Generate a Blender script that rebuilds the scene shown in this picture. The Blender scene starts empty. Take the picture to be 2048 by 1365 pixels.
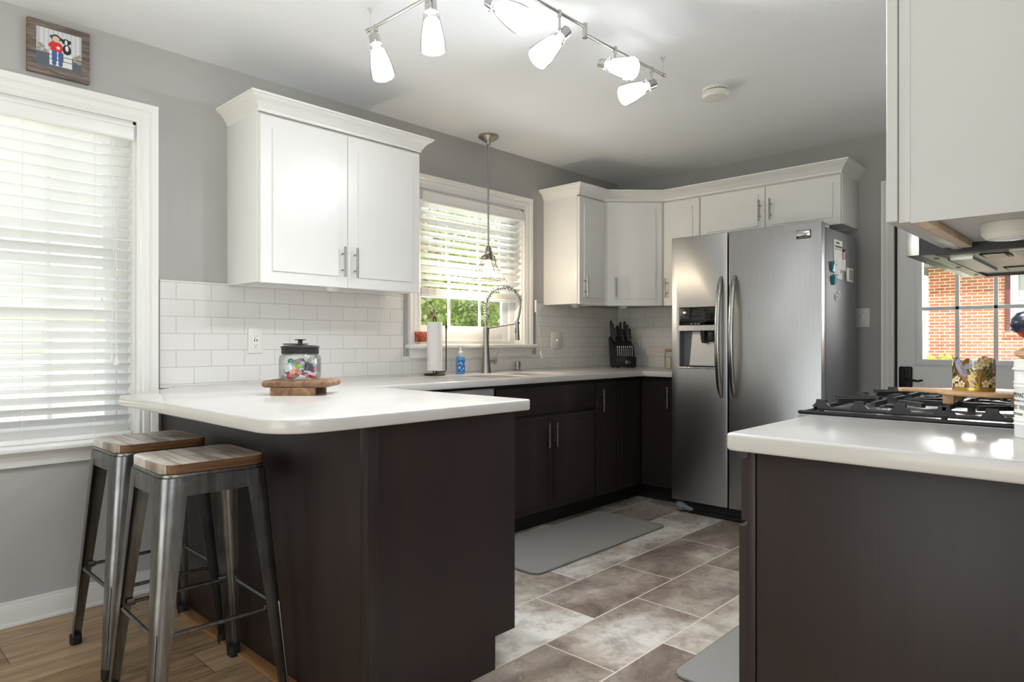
import bpy, bmesh, math, random
from mathutils import Matrix, Vector
sc = bpy.context.scene
C = sc.collection
PI = math.pi

# ------------------------------------------------------------------ camera, sky, sun, area lights, exposure
cam_d = bpy.data.cameras.new('camera')
cam = bpy.data.objects.new('camera', cam_d); C.objects.link(cam)
cam.location = (-4.6925, -3.222, 1.1111)
cam.rotation_euler = (PI/2, 0, math.radians(43.4597 - 90))
cam_d.sensor_width = 36; cam_d.lens = 1334.2261/2048*36
cam_d.shift_y = 3.22/2048; cam_d.clip_start = 0.02
sc.camera = cam
sc.view_settings.view_transform = 'Standard'
sc.view_settings.look = 'None'
sc.view_settings.gamma = 1
sc.view_settings.use_curve_mapping = False
sc.view_settings.exposure = 0.54
sc.cycles.diffuse_bounces = 8
sc.cycles.max_bounces = 16
sc.cycles.transparent_max_bounces = 24

world = bpy.data.worlds.new('sky'); sc.world = world
world.use_nodes = True
bg = world.node_tree.nodes['Background']
bg.inputs[0].default_value = (0.86, 0.93, 1.0, 1)
bg.inputs[1].default_value = 1.25

def light(name, kind, loc, target, power, color=(1, 1, 1), sx=1, sy=1, **kw):
    d = bpy.data.lights.new(name, kind)
    d.color = color; d.energy = power
    if kind == 'AREA':
        d.shape = 'RECTANGLE'; d.size = sx; d.size_y = sy
    for k, v in kw.items(): setattr(d, k, v)
    o = bpy.data.objects.new(name, d); C.objects.link(o)
    o.location = loc
    o.rotation_euler = (Vector(target) - Vector(loc)).to_track_quat('-Z', 'Y').to_euler()
    return o
light('sun', 'SUN', (-6, -8, 12), (0, 0, 0), 5.0, (1, 0.95, 0.88), angle=0.01).rotation_euler = Vector((0.62, 0.40, -0.80)).to_track_quat('-Z', 'Y').to_euler()
light('daylight_window', 'AREA', (-4.27, 1.15, 0.10), (-4.27, -1.0, 2.3), 40, (0.87, 0.935, 1.0), 1.2, 1.0)
light('daylight_sink_window', 'AREA', (-1.65, 1.05, 0.45), (-1.65, -1.0, 2.5), 36, (0.90, 0.95, 1.0), 1.0, 0.9)
light('daylight_door', 'AREA', (0.5, -2.51, 1.55), (-1, -2.51, 1.0), 16, (1, 0.98, 0.96), 0.55, 0.6)
light('rear_fill', 'AREA', (-8.15, -2.6, 0.75), (-5.0, -2.5, 2.3), 17, (0.85, 0.925, 1.0), 2.9, 1.3)  # added area fill at an unseen opening behind the camera
light('dining_fill', 'AREA', (-5.2, -6.15, 1.45), (-4.6, -2, 1.6), 17, (0.85, 0.925, 1.0), 2.4, 1.3)  # added fill from the unseen dining side, standing in for daylight
light('ceiling_fill', 'AREA', (-6.1, -3.2, 1.1), (-6.1, -3.2, 3), 42, (0.85, 0.925, 1.0), 2.6, 3.6)  # added upward fill without a fixture, bounces off the ceiling

# ------------------------------------------------------------------ mesh builder
class B:
    """collects shapes and links them as ONE mesh object"""
    def __init__(s, M=None):
        s.v = []; s.f = []; s.m = []; s.mi = 0; s.M = M or Matrix()
    def add(s, vs, fs):
        n = len(s.v); M = s.M
        s.v += [M @ Vector(v) for v in vs]
        s.f += [tuple(i + n for i in f) for f in fs]
        s.m += [s.mi]*len(fs)
        return s
    def bm(s, bm):
        bm.verts.index_update()
        s.add([v.co.copy() for v in bm.verts], [[v.index for v in f.verts] for f in bm.faces]); bm.free()
        return s
    def box(s, x0, y0, z0, x1, y1, z1, bev=0, seg=2):
        if x1 < x0: x0, x1 = x1, x0
        if y1 < y0: y0, y1 = y1, y0
        if z1 < z0: z0, z1 = z1, z0
        bm = bmesh.new(); bmesh.ops.create_cube(bm, size=1)
        for v in bm.verts:
            v.co = Vector(((x0+x1)/2 + v.co.x*(x1-x0), (y0+y1)/2 + v.co.y*(y1-y0), (z0+z1)/2 + v.co.z*(z1-z0)))
        if bev: bmesh.ops.bevel(bm, geom=bm.edges[:], offset=min(bev, .49*min(x1-x0, y1-y0, z1-z0)), segments=seg, profile=.5, affect='EDGES')
        return s.bm(bm)
    def cyl(s, p0, p1, r0, r1=None, seg=20, caps=True):
        r1 = r0 if r1 is None else r1
        p0 = Vector(p0); p1 = Vector(p1); d = (p1-p0).normalized()
        a = d.orthogonal().normalized(); b = d.cross(a)
        vs = []
        for p, r in ((p0, r0), (p1, r1)):
            vs += [p + (a*math.cos(t*2*PI/seg) + b*math.sin(t*2*PI/seg))*r for t in range(seg)]
        fs = [(i, (i+1) % seg, seg+(i+1) % seg, seg+i) for i in range(seg)]
        if caps: fs += [tuple(range(seg))[::-1], tuple(range(seg, 2*seg))]
        return s.add(vs, fs)
    def tube(s, pts, r, seg=10, closed=False, flat=None):
        pts = [Vector(p) for p in pts]; n = len(pts)
        rs = r if isinstance(r, (list, tuple)) else [r]*n
        T = []
        for i in range(n):
            a = pts[(i-1) % n] if (closed or i) else pts[i]
            b = pts[(i+1) % n] if (closed or i < n-1) else pts[i]
            T.append((b-a).normalized())
        u = T[0].orthogonal().normalized() if flat is None else (Vector(flat) - T[0]*Vector(flat).dot(T[0])).normalized()
        vs = []; fs = []
        for i in range(n):
            u = (u - T[i]*u.dot(T[i])).normalized(); w = T[i].cross(u)
            ru, rw = rs[i] if isinstance(rs[i], tuple) else (rs[i], rs[i])
            vs += [pts[i] + u*math.cos(k*2*PI/seg)*ru + w*math.sin(k*2*PI/seg)*rw for k in range(seg)]
        for i in range(n if closed else n-1):
            j = (i+1) % n
            fs += [(i*seg+k, i*seg+(k+1) % seg, j*seg+(k+1) % seg, j*seg+k) for k in range(seg)]
        if not closed: fs += [tuple(range(seg))[::-1], tuple(range((n-1)*seg, n*seg))]
        return s.add(vs, fs)
    def lathe(s, prof, c=(0, 0, 0), seg=32, axis=None):
        c = Vector(c)
        if axis is None: a, b, d = Vector((1, 0, 0)), Vector((0, 1, 0)), Vector((0, 0, 1))
        else:
            d = Vector(axis).normalized(); a = d.orthogonal().normalized(); b = d.cross(a)
        vs = []; fs = []; idx = []
        for r, z in prof:
            if r < 1e-6: idx.append((len(vs),)); vs.append(c + d*z)
            else:
                idx.append(tuple(range(len(vs), len(vs)+seg)))
                vs += [c + d*z + (a*math.cos(t*2*PI/seg) + b*math.sin(t*2*PI/seg))*r for t in range(seg)]
        for A, Bn in zip(idx, idx[1:]):
            for k in range(seg):
                k2 = (k+1) % seg
                if len(A) == 1 and len(Bn) == 1: break
                if len(A) == 1: fs.append((A[0], Bn[k2], Bn[k]))
                elif len(Bn) == 1: fs.append((A[k], A[k2], Bn[0]))
                else: fs.append((A[k], A[k2], Bn[k2], Bn[k]))
        return s.add(vs, fs)
    def prism(s, poly, z0, z1, bev=0, seg=2, holes=()):
        bm = bmesh.new(); es = []
        for lp in [poly] + list(holes):
            vv = [bm.verts.new((p[0], p[1], z0)) for p in lp]
            es += [bm.edges.new((vv[i], vv[(i+1) % len(vv)])) for i in range(len(vv))]
        if holes: bmesh.ops.triangle_fill(bm, edges=es, use_beauty=True)
        else: bm.faces.new(bm.verts[:])
        r = bmesh.ops.extrude_face_region(bm, geom=bm.faces[:])
        for v in r['geom']:
            if isinstance(v, bmesh.types.BMVert): v.co.z = z1
        bmesh.ops.recalc_face_normals(bm, faces=bm.faces[:])
        if bev:
            ed = [e for e in bm.edges if len(e.link_faces) == 2 and abs(e.verts[0].co.z-e.verts[1].co.z) < 1e-6 and e.calc_face_angle(0) > 1]
            bmesh.ops.bevel(bm, geom=ed, offset=bev, segments=seg, profile=.5, affect='EDGES')
        return s.bm(bm)
    def sweep(s, path, prof, side=1):
        """profile (out, z) carried along an open xy path with mitred corners, out to the right (side=1)"""
        P = [Vector(p) for p in path]; n = len(P); vs = []; fs = []
        for i in range(n):
            d0 = (P[i]-P[i-1]).normalized() if i else None
            d1 = (P[i+1]-P[i]).normalized() if i < n-1 else None
            d0 = d0 or d1; d1 = d1 or d0
            n0 = Vector((d0.y, -d0.x))*side; n1 = Vector((d1.y, -d1.x))*side
            m = (n0+n1).normalized(); m = m/max(.2, m.dot(n0))
            for o, z in prof: vs.append((P[i].x+m.x*o, P[i].y+m.y*o, z))
        k = len(prof)
        for i in range(n-1):
            fs += [(i*k+j, i*k+(j+1) % k, (i+1)*k+(j+1) % k, (i+1)*k+j) for j in range(k)]
        fs += [tuple(range(k)), tuple(range((n-1)*k, n*k))[::-1]]
        return s.add(vs, fs)
    def shaker(s, x0, z0, w, h, t=.02, rail=.06, rec=.008, y=0.0):
        """framed door with a sunk panel; back at y, front at y-t"""
        bm = bmesh.new(); bmesh.ops.create_cube(bm, size=1)
        for v in bm.verts: v.co = Vector((x0+w*(v.co.x+.5), y-t*(v.co.y+.5), z0+h*(v.co.z+.5)))
        bmesh.ops.recalc_face_normals(bm, faces=bm.faces[:])
        bmesh.ops.bevel(bm, geom=bm.edges[:], offset=.0015, segments=1, affect='EDGES')
        f = min(bm.faces, key=lambda f: (round(f.calc_center_median().y, 5), -f.calc_area()))
        bmesh.ops.inset_region(bm, faces=[f], thickness=rail)
        bmesh.ops.inset_region(bm, faces=[f], thickness=.0015, depth=-rec)
        return s.bm(bm)
    def ball(s, c, r, seg=16, sc3=(1, 1, 1)):
        n = seg//2; vs = []; pr = [(math.sin(PI*i/n), -math.cos(PI*i/n)) for i in range(n+1)]
        t = B(); t.lathe(pr, seg=seg)
        return s.add([(c[0]+v.x*r*sc3[0], c[1]+v.y*r*sc3[1], c[2]+v.z*r*sc3[2]) for v in t.v], t.f)
    def quad(s, a, b, c, d): return s.add([a, b, c, d], [(0, 1, 2, 3)])
    def text(s, txt, size, M, depth=.0004, font_scale=1.0, align='CENTER'):
        cu = bpy.data.curves.new('t', 'FONT'); cu.body = txt; cu.size = size; cu.extrude = depth; cu.align_x = align; cu.align_y = 'CENTER'
        ob = bpy.data.objects.new('t', cu); C.objects.link(ob)
        me = bpy.data.meshes.new_from_object(ob.evaluated_get(bpy.context.evaluated_depsgraph_get()))
        s.add([M @ Vector((v.co.x*font_scale, v.co.y, v.co.z)) for v in me.vertices], [tuple(p.vertices) for p in me.polygons])
        bpy.data.objects.remove(ob); bpy.data.curves.remove(cu); bpy.data.meshes.remove(me)
        return s

def obj(name, b, mats, parent=None, world=False, smooth=35, label=None):
    vs = b.v
    if world and parent:
        r = parent
        while r.parent: r = r.parent
        Mi = (Matrix.Translation(r.location) @ r.rotation_euler.to_matrix().to_4x4()).inverted()
        vs = [Mi @ v for v in vs]
    me = bpy.data.meshes.new(name)
    me.from_pydata([tuple(v) for v in vs], [], b.f)
    mats = mats if isinstance(mats, (list, tuple)) else [mats]
    for m in mats: me.materials.append(m)
    me.polygons.foreach_set('material_index', b.m)
    bm = bmesh.new(); bm.from_mesh(me); bmesh.ops.recalc_face_normals(bm, faces=bm.faces[:]); bm.to_mesh(me); bm.free()
    if smooth:
        me.polygons.foreach_set('use_smooth', [True]*len(me.polygons))
        me.set_sharp_from_angle(angle=math.radians(smooth))
    me.update()
    o = bpy.data.objects.new(name, me); C.objects.link(o)
    if parent: o.parent = parent
    if label: o['label'] = label
    return o
def thing(name, label, cat, loc=(0, 0, 0), rotz=0, group=None):
    o = bpy.data.objects.new(name, None); C.objects.link(o)
    o.location = loc; o.rotation_euler = (0, 0, rotz); o.empty_display_size = .05
    return tag(o, label, cat, group)
def tag(o, label, cat, group=None, kind=None):
    o['label'] = label; o['category'] = cat
    if group: o['group'] = group
    if kind: o['kind'] = kind
    return o
def struct(name, b, m, parent=None, label=None, cat=None, **kw):
    o = obj(name, b, m, parent, **kw)
    if not parent:
        o['kind'] = 'structure'
        if label: o['label'] = label
        if cat: o['category'] = cat
    return o
def dup(root, loc, rotz, label, group=None):
    r = root.copy(); C.objects.link(r); r.location = loc; r.rotation_euler = (0, 0, rotz); r['label'] = label
    if group: r['group'] = group
    def kids(src, dst):
        for ch in list(src.children):
            c = ch.copy(); C.objects.link(c); c.parent = dst; kids(ch, c)
    kids(root, r)
    return r
def T(x, y, z): return Matrix.Translation((x, y, z))
def RZ(a): return Matrix.Rotation(a, 4, 'Z')
def RX(a): return Matrix.Rotation(a, 4, 'X')
def RY(a): return Matrix.Rotation(a, 4, 'Y')

# ------------------------------------------------------------------ materials
def lin(c): return tuple(((x/255)/12.92 if x/255 <= .04045 else ((x/255+.055)/1.055)**2.4) for x in c)
def rgba(c): return (*lin(c), 1)
class N:
    def __init__(s, name):
        s.m = bpy.data.materials.new(name); s.m.use_nodes = True
        s.t = s.m.node_tree; s.p = s.t.nodes['Principled BSDF']; s.out = s.t.nodes['Material Output']
    def n(s, typ, **kw):
        k = s.t.nodes.new(typ)
        for a, v in kw.items():
            if a.startswith('i_'): k.inputs[a[2:].replace('_', ' ')].default_value = v
            else: setattr(k, a, v)
        return k
    def l(s, a, b): s.t.links.new(a, b)
    def co(s, scale=(1, 1, 1), loc=(0, 0, 0), rot=(0, 0, 0)):
        t = s.n('ShaderNodeTexCoord'); mp = s.n('ShaderNodeMapping')
        mp.inputs['Scale'].default_value = scale; mp.inputs['Location'].default_value = loc; mp.inputs['Rotation'].default_value = rot
        s.l(t.outputs['Object'], mp.inputs['Vector']); return mp.outputs[0]
    def noise(s, vec, scale, detail=4, rough=.55, dist=0):
        k = s.n('ShaderNodeTexNoise'); k.inputs['Scale'].default_value = scale; k.inputs['Detail'].default_value = detail
        k.inputs['Roughness'].default_value = rough; k.inputs['Distortion'].default_value = dist
        if vec is not None: s.l(vec, k.inputs['Vector'])
        return k.outputs['Fac']
    def ramp(s, fac, stops):
        k = s.n('ShaderNodeValToRGB'); e = k.color_ramp.elements
        while len(e) < len(stops): e.new(.5)
        for q, (p, c) in zip(e, stops): q.position = p; q.color = rgba(c)
        s.l(fac, k.inputs[0]); return k.outputs[0]
    def mix(s, fac, a, b, mode='MIX'):
        k = s.n('ShaderNodeMix', data_type='RGBA', blend_type=mode)
        for i, v in ((0, fac), (6, a), (7, b)):
            if isinstance(v, (int, float)): k.inputs[i].default_value = v
            elif isinstance(v, tuple): k.inputs[i].default_value = v
            else: s.l(v, k.inputs[i])
        return k.outputs[2]
    def bump(s, h, strength=.2, dist=.002):
        k = s.n('ShaderNodeBump'); k.inputs['Strength'].default_value = strength; k.inputs['Distance'].default_value = dist
        s.l(h, k.inputs['Height']); s.l(k.outputs[0], s.p.inputs['Normal'])
    def set(s, **kw):
        names = dict(color='Base Color', rough='Roughness', metal='Metallic', spec='Specular IOR Level', emis='Emission Strength', ecol='Emission Color', trans='Transmission Weight', coat='Coat Weight', crough='Coat Roughness', aniso='Anisotropic', ior='IOR')
        for a, v in kw.items():
            i = s.p.inputs[names[a]]
            if hasattr(v, 'links') or isinstance(v, bpy.types.NodeSocket): s.l(v, i)
            else: i.default_value = v
        return s
def plain(name, c, rough=.5, metal=0, var=0.0, scale=20, bump=0, **kw):
    k = N(name)
    k.set(color=rgba(c), rough=rough, metal=metal, **kw)
    if var or bump:
        f = k.noise(k.co(), scale)
        if var:
            lo = tuple(max(0, x*(1-var)) for x in c); hi = tuple(min(255, x*(1+var)) for x in c)
            k.set(color=k.ramp(f, [(.3, lo), (.7, hi)]))
        if bump: k.bump(f, bump)
    return k.m
def glassy(name, tint=(1, 1, 1), gloss=.08, rough=.02, gain=.55):
    k = N(name); k.t.nodes.remove(k.p)
    tr = k.n('ShaderNodeBsdfTransparent'); tr.inputs[0].default_value = (*tint, 1)
    gl = k.n('ShaderNodeBsdfGlossy'); gl.inputs['Roughness'].default_value = rough
    lw = k.n('ShaderNodeLayerWeight'); lw.inputs[0].default_value = .25
    mx = k.n('ShaderNodeMath', operation='MULTIPLY_ADD'); mx.inputs[1].default_value = gain; mx.inputs[2].default_value = gloss
    k.l(lw.outputs['Fresnel'], mx.inputs[0])
    ms = k.n('ShaderNodeMixShader'); k.l(mx.outputs[0], ms.inputs[0]); k.l(tr.outputs[0], ms.inputs[1]); k.l(gl.outputs[0], ms.inputs[2])
    k.l(ms.outputs[0], k.out.inputs[0]); return k.m
def translucent(name, c, amt=.4, rough=.4):
    k = N(name); k.set(color=rgba(c), rough=rough)
    tl = k.n('ShaderNodeBsdfTranslucent'); tl.inputs[0].default_value = rgba(c)
    ms = k.n('ShaderNodeMixShader'); ms.inputs[0].default_value = amt
    k.l(k.p.outputs[0], ms.inputs[1]); k.l(tl.outputs[0], ms.inputs[2]); k.l(ms.outputs[0], k.out.inputs[0]); return k.m
def glow(name, c, strength, base=None):
    k = N(name); k.set(color=rgba(base or c), ecol=rgba(c), emis=strength, rough=.3); return k.m

m_wall = plain('wall_paint', (172, 170, 168), .6, var=.012, scale=3, bump=.03)
def _ceil():
    k = N('ceiling_paint'); v = k.co()
    k.set(color=rgba((236, 239, 243)), rough=.8)
    k.bump(k.noise(v, 90, 3), .25, .003); return k.m
m_ceil = _ceil()
m_trim = plain('trim_paint', (232, 231, 228), .35)
m_white = plain('white_cabinet_paint', (233, 232, 230), .3, var=.006, scale=4)
m_cab_darker = plain('darker_cabinet_paint', (188, 186, 184), .35, var=.006, scale=4)  # darker cabinet tone, used only on the upper right wall cabinet
m_cabinside = plain('cabinet_raw_wood', (206, 186, 160), .6, var=.08, scale=15)
m_door = plain('door_paint', (232, 232, 230), .4)
m_vinyl = plain('vinyl_sash', (236, 238, 240), .35)
m_black = plain('black_plastic', (18, 18, 19), .4)
m_matte = plain('matte_black', (24, 24, 25), .6)
m_rubber = plain('black_rubber', (14, 14, 14), .7)
m_kick = plain('toe_kick', (16, 14, 14), .6)
m_dark_gap = plain('dark_gap_seal', (20, 20, 21), .8)  # dark tone for weatherstrip, fridge door seal and dishwasher body
m_plate = plain('ivory_plastic', (226, 225, 220), .35)
m_nickel = plain('brushed_nickel', (164, 161, 156), .28, 1)
m_track = plain('satin_nickel_track', (196, 194, 190), .25, 1)
m_chrome = plain('satin_chrome', (205, 205, 204), .16, 1)
m_iron = plain('cast_iron', (42, 42, 44), .5, var=.15, scale=60, bump=.1)
m_cage = plain('aged_nickel_wire', (96, 92, 88), .35, 1)
m_bronze = plain('oil_rubbed_bronze', (30, 27, 26), .4, .6)
m_gold = plain('gold_metal', (205, 172, 92), .3, 1)
m_paper = plain('paper_white', (238, 237, 233), .8)
m_glass = glassy('window_glass', (1, 1, 1), 0.0, .02, .3)
m_jar = glassy('jar_glass', (.97, .985, .98), .04)
m_slat = translucent('blind_slat', (240, 240, 238), .28)
m_cord = plain('blind_cord', (225, 224, 220), .7)
m_frost = glow('frosted_lamp_glass', (248, 250, 254), 5)
m_clear = glassy('lamp_clear_glass', (1, 1, 1), .06)
m_bulb = glow('warm_bulb', (255, 214, 150), 9)
def _stain(name, axis=(1, 1, .15)):
    k = N(name); v = k.co(axis)
    f = k.noise(v, 5, 5, .6); g = k.noise(k.co((60, 60, 2)), 3, 4)
    a = k.ramp(f, [(.3, (36, 28, 28)), (.55, (45, 35, 34)), (.75, (57, 42, 39))])
    k.set(color=k.mix(.12, a, k.ramp(g, [(.35, (36, 31, 30)), (.7, (62, 53, 50))])), rough=.42, spec=.38)
    k.bump(g, .03); return k.m
m_dark = _stain('espresso_stain')
def _quartz():
    k = N('white_quartz'); v = k.co()
    f = k.noise(v, 420, 2); b = k.noise(v, 3, 3)
    base = k.ramp(b, [(.3, (198, 195, 191)), (.7, (206, 203, 199))])
    k.set(color=k.mix(k.ramp(f, [(.62, (0, 0, 0)), (.72, (120, 120, 120))]), base, rgba((190, 182, 172))), rough=.17)
    return k.m
m_quartz = _quartz()
def _subway(name, axis, origin):
    k = N(name); t = k.n('ShaderNodeTexCoord'); sp = k.n('ShaderNodeSeparateXYZ'); k.l(t.outputs['Object'], sp.inputs[0])
    cb = k.n('ShaderNodeCombineXYZ')
    for a, o, i in ((axis, origin[0], 0), (2, origin[1], 1)):
        q = k.n('ShaderNodeMath', operation='SUBTRACT'); q.inputs[1].default_value = o; k.l(sp.outputs[a], q.inputs[0]); k.l(q.outputs[0], cb.inputs[i])
    br = k.n('ShaderNodeTexBrick'); k.l(cb.outputs[0], br.inputs['Vector'])
    for a, v in (('Scale', 1), ('Brick Width', .1593), ('Row Height', .0777), ('Mortar Size', .0011), ('Mortar Smooth', .3), ('Bias', 0)): br.inputs[a].default_value = v
    br.inputs['Color1'].default_value = rgba((226, 224, 221)); br.inputs['Color2'].default_value = rgba((222, 220, 217)); br.inputs['Mortar'].default_value = rgba((168, 166, 163))
    k.set(color=br.outputs['Color'], rough=.12)
    inv = k.n('ShaderNodeMath', operation='SUBTRACT'); inv.inputs[0].default_value = 1; k.l(br.outputs['Fac'], inv.inputs[1])
    k.bump(inv.outputs[0], .4, .002); return k.m
m_subway_a = _subway('subway_tile', 0, (-3.216, .921))
m_subway_b = _subway('subway_tile_return', 1, (-.115, .921))
def _floor_tile():
    k = N('slate_look_tile'); v = k.co((1, 1, 1), (1.905, 1.93, 0))
    br = k.n('ShaderNodeTexBrick'); k.l(v, br.inputs['Vector'])
    for a, x in (('Scale', 1), ('Brick Width', .6125), ('Row Height', .3125), ('Mortar Size', .0034), ('Mortar Smooth', .1), ('Bias', 0)): br.inputs[a].default_value = x
    br.inputs['Color1'].default_value = (0, 0, 0, 1); br.inputs['Color2'].default_value = (1, 1, 1, 1); br.inputs['Mortar'].default_value = (.5, .5, .5, 1)
    rnd = k.n('ShaderNodeMath', operation='MULTIPLY'); rnd.inputs[1].default_value = 37; k.l(br.outputs['Color'], rnd.inputs[0])
    def n4(scale, det, dist=0, wmul=1, strch=(1, 1, 1)):
        q = k.n('ShaderNodeTexNoise', noise_dimensions='4D'); k.l(k.co(strch), q.inputs['Vector']); k.l(rnd.outputs[0], q.inputs['W'])
        q.inputs['Scale'].default_value = scale; q.inputs['Detail'].default_value = det; q.inputs['Roughness'].default_value = .62; q.inputs['Distortion'].default_value = dist; return q.outputs['Fac']
    big = n4(2.8, 9, .5, strch=(.7, 1.2, 1)); fine = n4(15, 10, .15); blue = n4(2.2, 3)
    off = k.n('ShaderNodeMath', operation='MULTIPLY_ADD'); off.inputs[1].default_value = .22; k.l(br.outputs['Color'], off.inputs[0]); k.l(big, off.inputs[2])
    c = k.ramp(off.outputs[0], [(.40, (118, 104, 96)), (.52, (152, 138, 127)), (.64, (188, 176, 164)), (.76, (226, 222, 214))])
    c = k.mix(k.ramp(fine, [(.48, (0, 0, 0)), (.62, (170, 170, 170))]), c, rgba((96, 83, 76)))
    c = k.mix(k.ramp(blue, [(.5, (0, 0, 0)), (.85, (120, 120, 120))]), c, rgba((150, 152, 160)))
    c = k.mix(k.ramp(n4(34, 8, .2), [(.55, (0, 0, 0)), (.7, (120, 120, 120))]), c, rgba((206, 200, 192)))
    c = k.mix(br.outputs['Fac'], c, rgba((226, 216, 204)))
    k.set(color=c, rough=k.ramp(fine, [(.3, (105, 105, 105)), (.7, (150, 150, 150))]))
    k.bump(fine, .04); return k.m
m_tile = _floor_tile()
def _planks(name, w, L, cols, rot=0, gap=(60, 45, 32)):
    k = N(name); v = k.co((1, 1, 1), (0, 0, 0), (0, 0, rot))
    br = k.n('ShaderNodeTexBrick'); k.l(v, br.inputs['Vector']); br.offset = .37; br.offset_frequency = 2
    for a, x in (('Scale', 1), ('Brick Width', L), ('Row Height', w), ('Mortar Size', .0012), ('Bias', 0)): br.inputs[a].default_value = x
    br.inputs['Color1'].default_value = (0, 0, 0, 1); br.inputs['Color2'].default_value = (1, 1, 1, 1)
    rnd = k.n('ShaderNodeMath', operation='MULTIPLY'); rnd.inputs[1].default_value = 23; k.l(br.outputs['Color'], rnd.inputs[0])
    q = k.n('ShaderNodeTexNoise', noise_dimensions='4D'); k.l(k.co((1, 9, 1) if not rot else (9, 1, 1)), q.inputs['Vector']); k.l(rnd.outputs[0], q.inputs['W'])
    q.inputs['Scale'].default_value = 4; q.inputs['Detail'].default_value = 7; q.inputs['Distortion'].default_value = .5
    c = k.ramp(q.outputs['Fac'], cols)
    hs = k.mix(.25, c, k.ramp(br.outputs['Color'], [(0, (60, 52, 44)), (1, (210, 190, 165))]))
    k.set(color=k.mix(br.outputs['Fac'], hs, rgba(gap)), rough=.42); k.bump(q.outputs['Fac'], .06); return k.m
m_oak = _planks('oak_planks', .19, 1.25, [(.3, (112, 84, 56)), (.5, (160, 128, 92)), (.7, (184, 154, 118))])
m_seat = _planks('reclaimed_seat_top', .052, .9, [(.3, (120, 108, 98)), (.42, (186, 178, 168)), (.58, (236, 232, 226))], PI/2, (96, 80, 66))
def _wood(name, stops, scale=(1, 8, 8), ns=5, rough=.5):
    k = N(name); f = k.noise(k.co(scale), ns, 6, .6, .8); k.set(color=k.ramp(f, stops), rough=rough); k.bump(f, .06); return k.m
m_seat_edge = _wood('seat_edge_wood', [(.3, (70, 46, 28)), (.55, (112, 78, 46)), (.75, (140, 104, 66))])
m_walnut = _wood('riser_wood', [(.3, (92, 64, 42)), (.55, (140, 104, 72)), (.75, (172, 138, 104))], (6, 6, 6))
m_bamboo = _wood('light_bamboo', [(.3, (176, 134, 92)), (.7, (208, 168, 122))], (8, 2, 8))
m_trimoak = _wood('oak_transition', [(.3, (122, 86, 52)), (.7, (160, 118, 76))], (10, 1, 10))
m_plaque = _wood('weathered_barnwood', [(.3, (70, 58, 54)), (.5, (108, 94, 88)), (.75, (146, 134, 126))], (2, 8, 14))
def _steel(name, c, rough, stretch=(60, 60, .6), r2=None):
    k = N(name); f = k.noise(k.co(stretch), 6, 5)
    lo = tuple(x*.94 for x in c)
    k.set(color=k.ramp(f, [(.3, lo), (.7, c)]), metal=1, rough=rough); k.bump(f, .025, .001); return k.m
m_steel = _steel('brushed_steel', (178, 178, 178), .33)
m_steel_h = _steel('brushed_steel_satin', (190, 190, 189), .3, (1, 60, 60))
m_handle = _steel('fridge_handle_steel', (176, 174, 170), .22)
m_fside = plain('fridge_side_grey', (118, 120, 124), .5, .1, var=.03, scale=300, bump=.12)
def _gun():
    k = N('gunmetal'); f = k.noise(k.co((22, 22, .5)), 3, 5); g = k.noise(k.co(), 14, 4)
    k.set(color=k.mix(.3, k.ramp(f, [(.3, (104, 104, 104)), (.7, (150, 150, 149))]), k.ramp(g, [(.4, (96, 92, 88)), (.7, (146, 146, 146))])), metal=1, rough=.3); return k.m
m_gun = _gun()
m_mat = plain('grey_foam_mat', (140, 137, 134), .75, var=.02, scale=80, bump=.06)
# ------------------------------------------------------------------ room shell
def wall_boxes(b, lo, hi, z1, holes, fix):
    """wall along one axis from lo to hi, cut around holes (a0, a1, z0, z1); fix(a0, z0, a1, z1) adds a box"""
    xs = lo
    for a0, a1, h0, h1 in sorted(holes):
        fix(xs, 0, a0, z1)
        if h0 > 0: fix(a0, 0, a1, h0)
        fix(a0, h1, a1, z1)
        xs = a1
    fix(xs, 0, hi, z1)
W1 = (-4.84, -3.70, .705, 2.08); W2 = (-2.12, -1.18, 1.10, 2.06)
b = B(); wall_boxes(b, -8.14, .14, 2.44, [W1, W2], lambda a0, z0, a1, z1: b.box(a0, 0, z0, a1, .14, z1)); struct('wall_north', b, m_wall, label='grey painted window wall', cat='wall')
b = B(); wall_boxes(b, -3.36, 0, 2.44, [(-2.925, -2.085, 0, 2.06)], lambda a0, z0, a1, z1: b.box(0, a0, z0, .14, a1, z1)); struct('wall_east', b, m_wall, label='grey painted wall behind fridge with back door', cat='wall')
b = B().box(-3.27, -3.36, 0, 0, -3.22, 2.44); struct('wall_south', b, m_wall)
b = B().box(-3.41, -6.0, 0, -3.27, -3.22, 2.44); struct('wall_partition', b, m_wall)
b = B(); wall_boxes(b, -6.14, 0, 2.44, [(-4.1, -1.1, .02, 2.25)], lambda a0, z0, a1, z1: b.box(-8.14, a0, z0, -8, a1, z1)); struct('wall_west', b, m_wall)
b = B(); wall_boxes(b, -8, -3.27, 2.44, [(-6.5, -4.0, .75, 2.15)], lambda a0, z0, a1, z1: b.box(a0, -6.14, z0, a1, -6, z1)); struct('wall_dining', b, m_wall)
struct('ceiling', B().box(-8.14, -6.14, 2.44, .14, .14, 2.56), m_ceil, label='white stippled ceiling', cat='ceiling')
struct('floor', B().box(-3.605, -6.14, -.06, .14, .14, 0), m_tile, label='brown and grey slate-look tile floor', cat='floor')
struct('floor', B().box(-8.14, -6.14, -.06, -3.605, .14, 0), m_oak, label='oak plank floor under the stools', cat='floor')
struct('trim_1', B().box(-3.648, -1.66, 0, -3.600, -.016, .012, .003), m_trimoak, label='oak strip along foot of the peninsula', cat='trim')
b = B().box(-8, -.014, 0, -3.602, 0, .088, .003).box(-8, -.02, 0, -3.602, 0, .016, .003).box(-8, -.011, .086, -3.602, 0, .1, .003)
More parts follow.
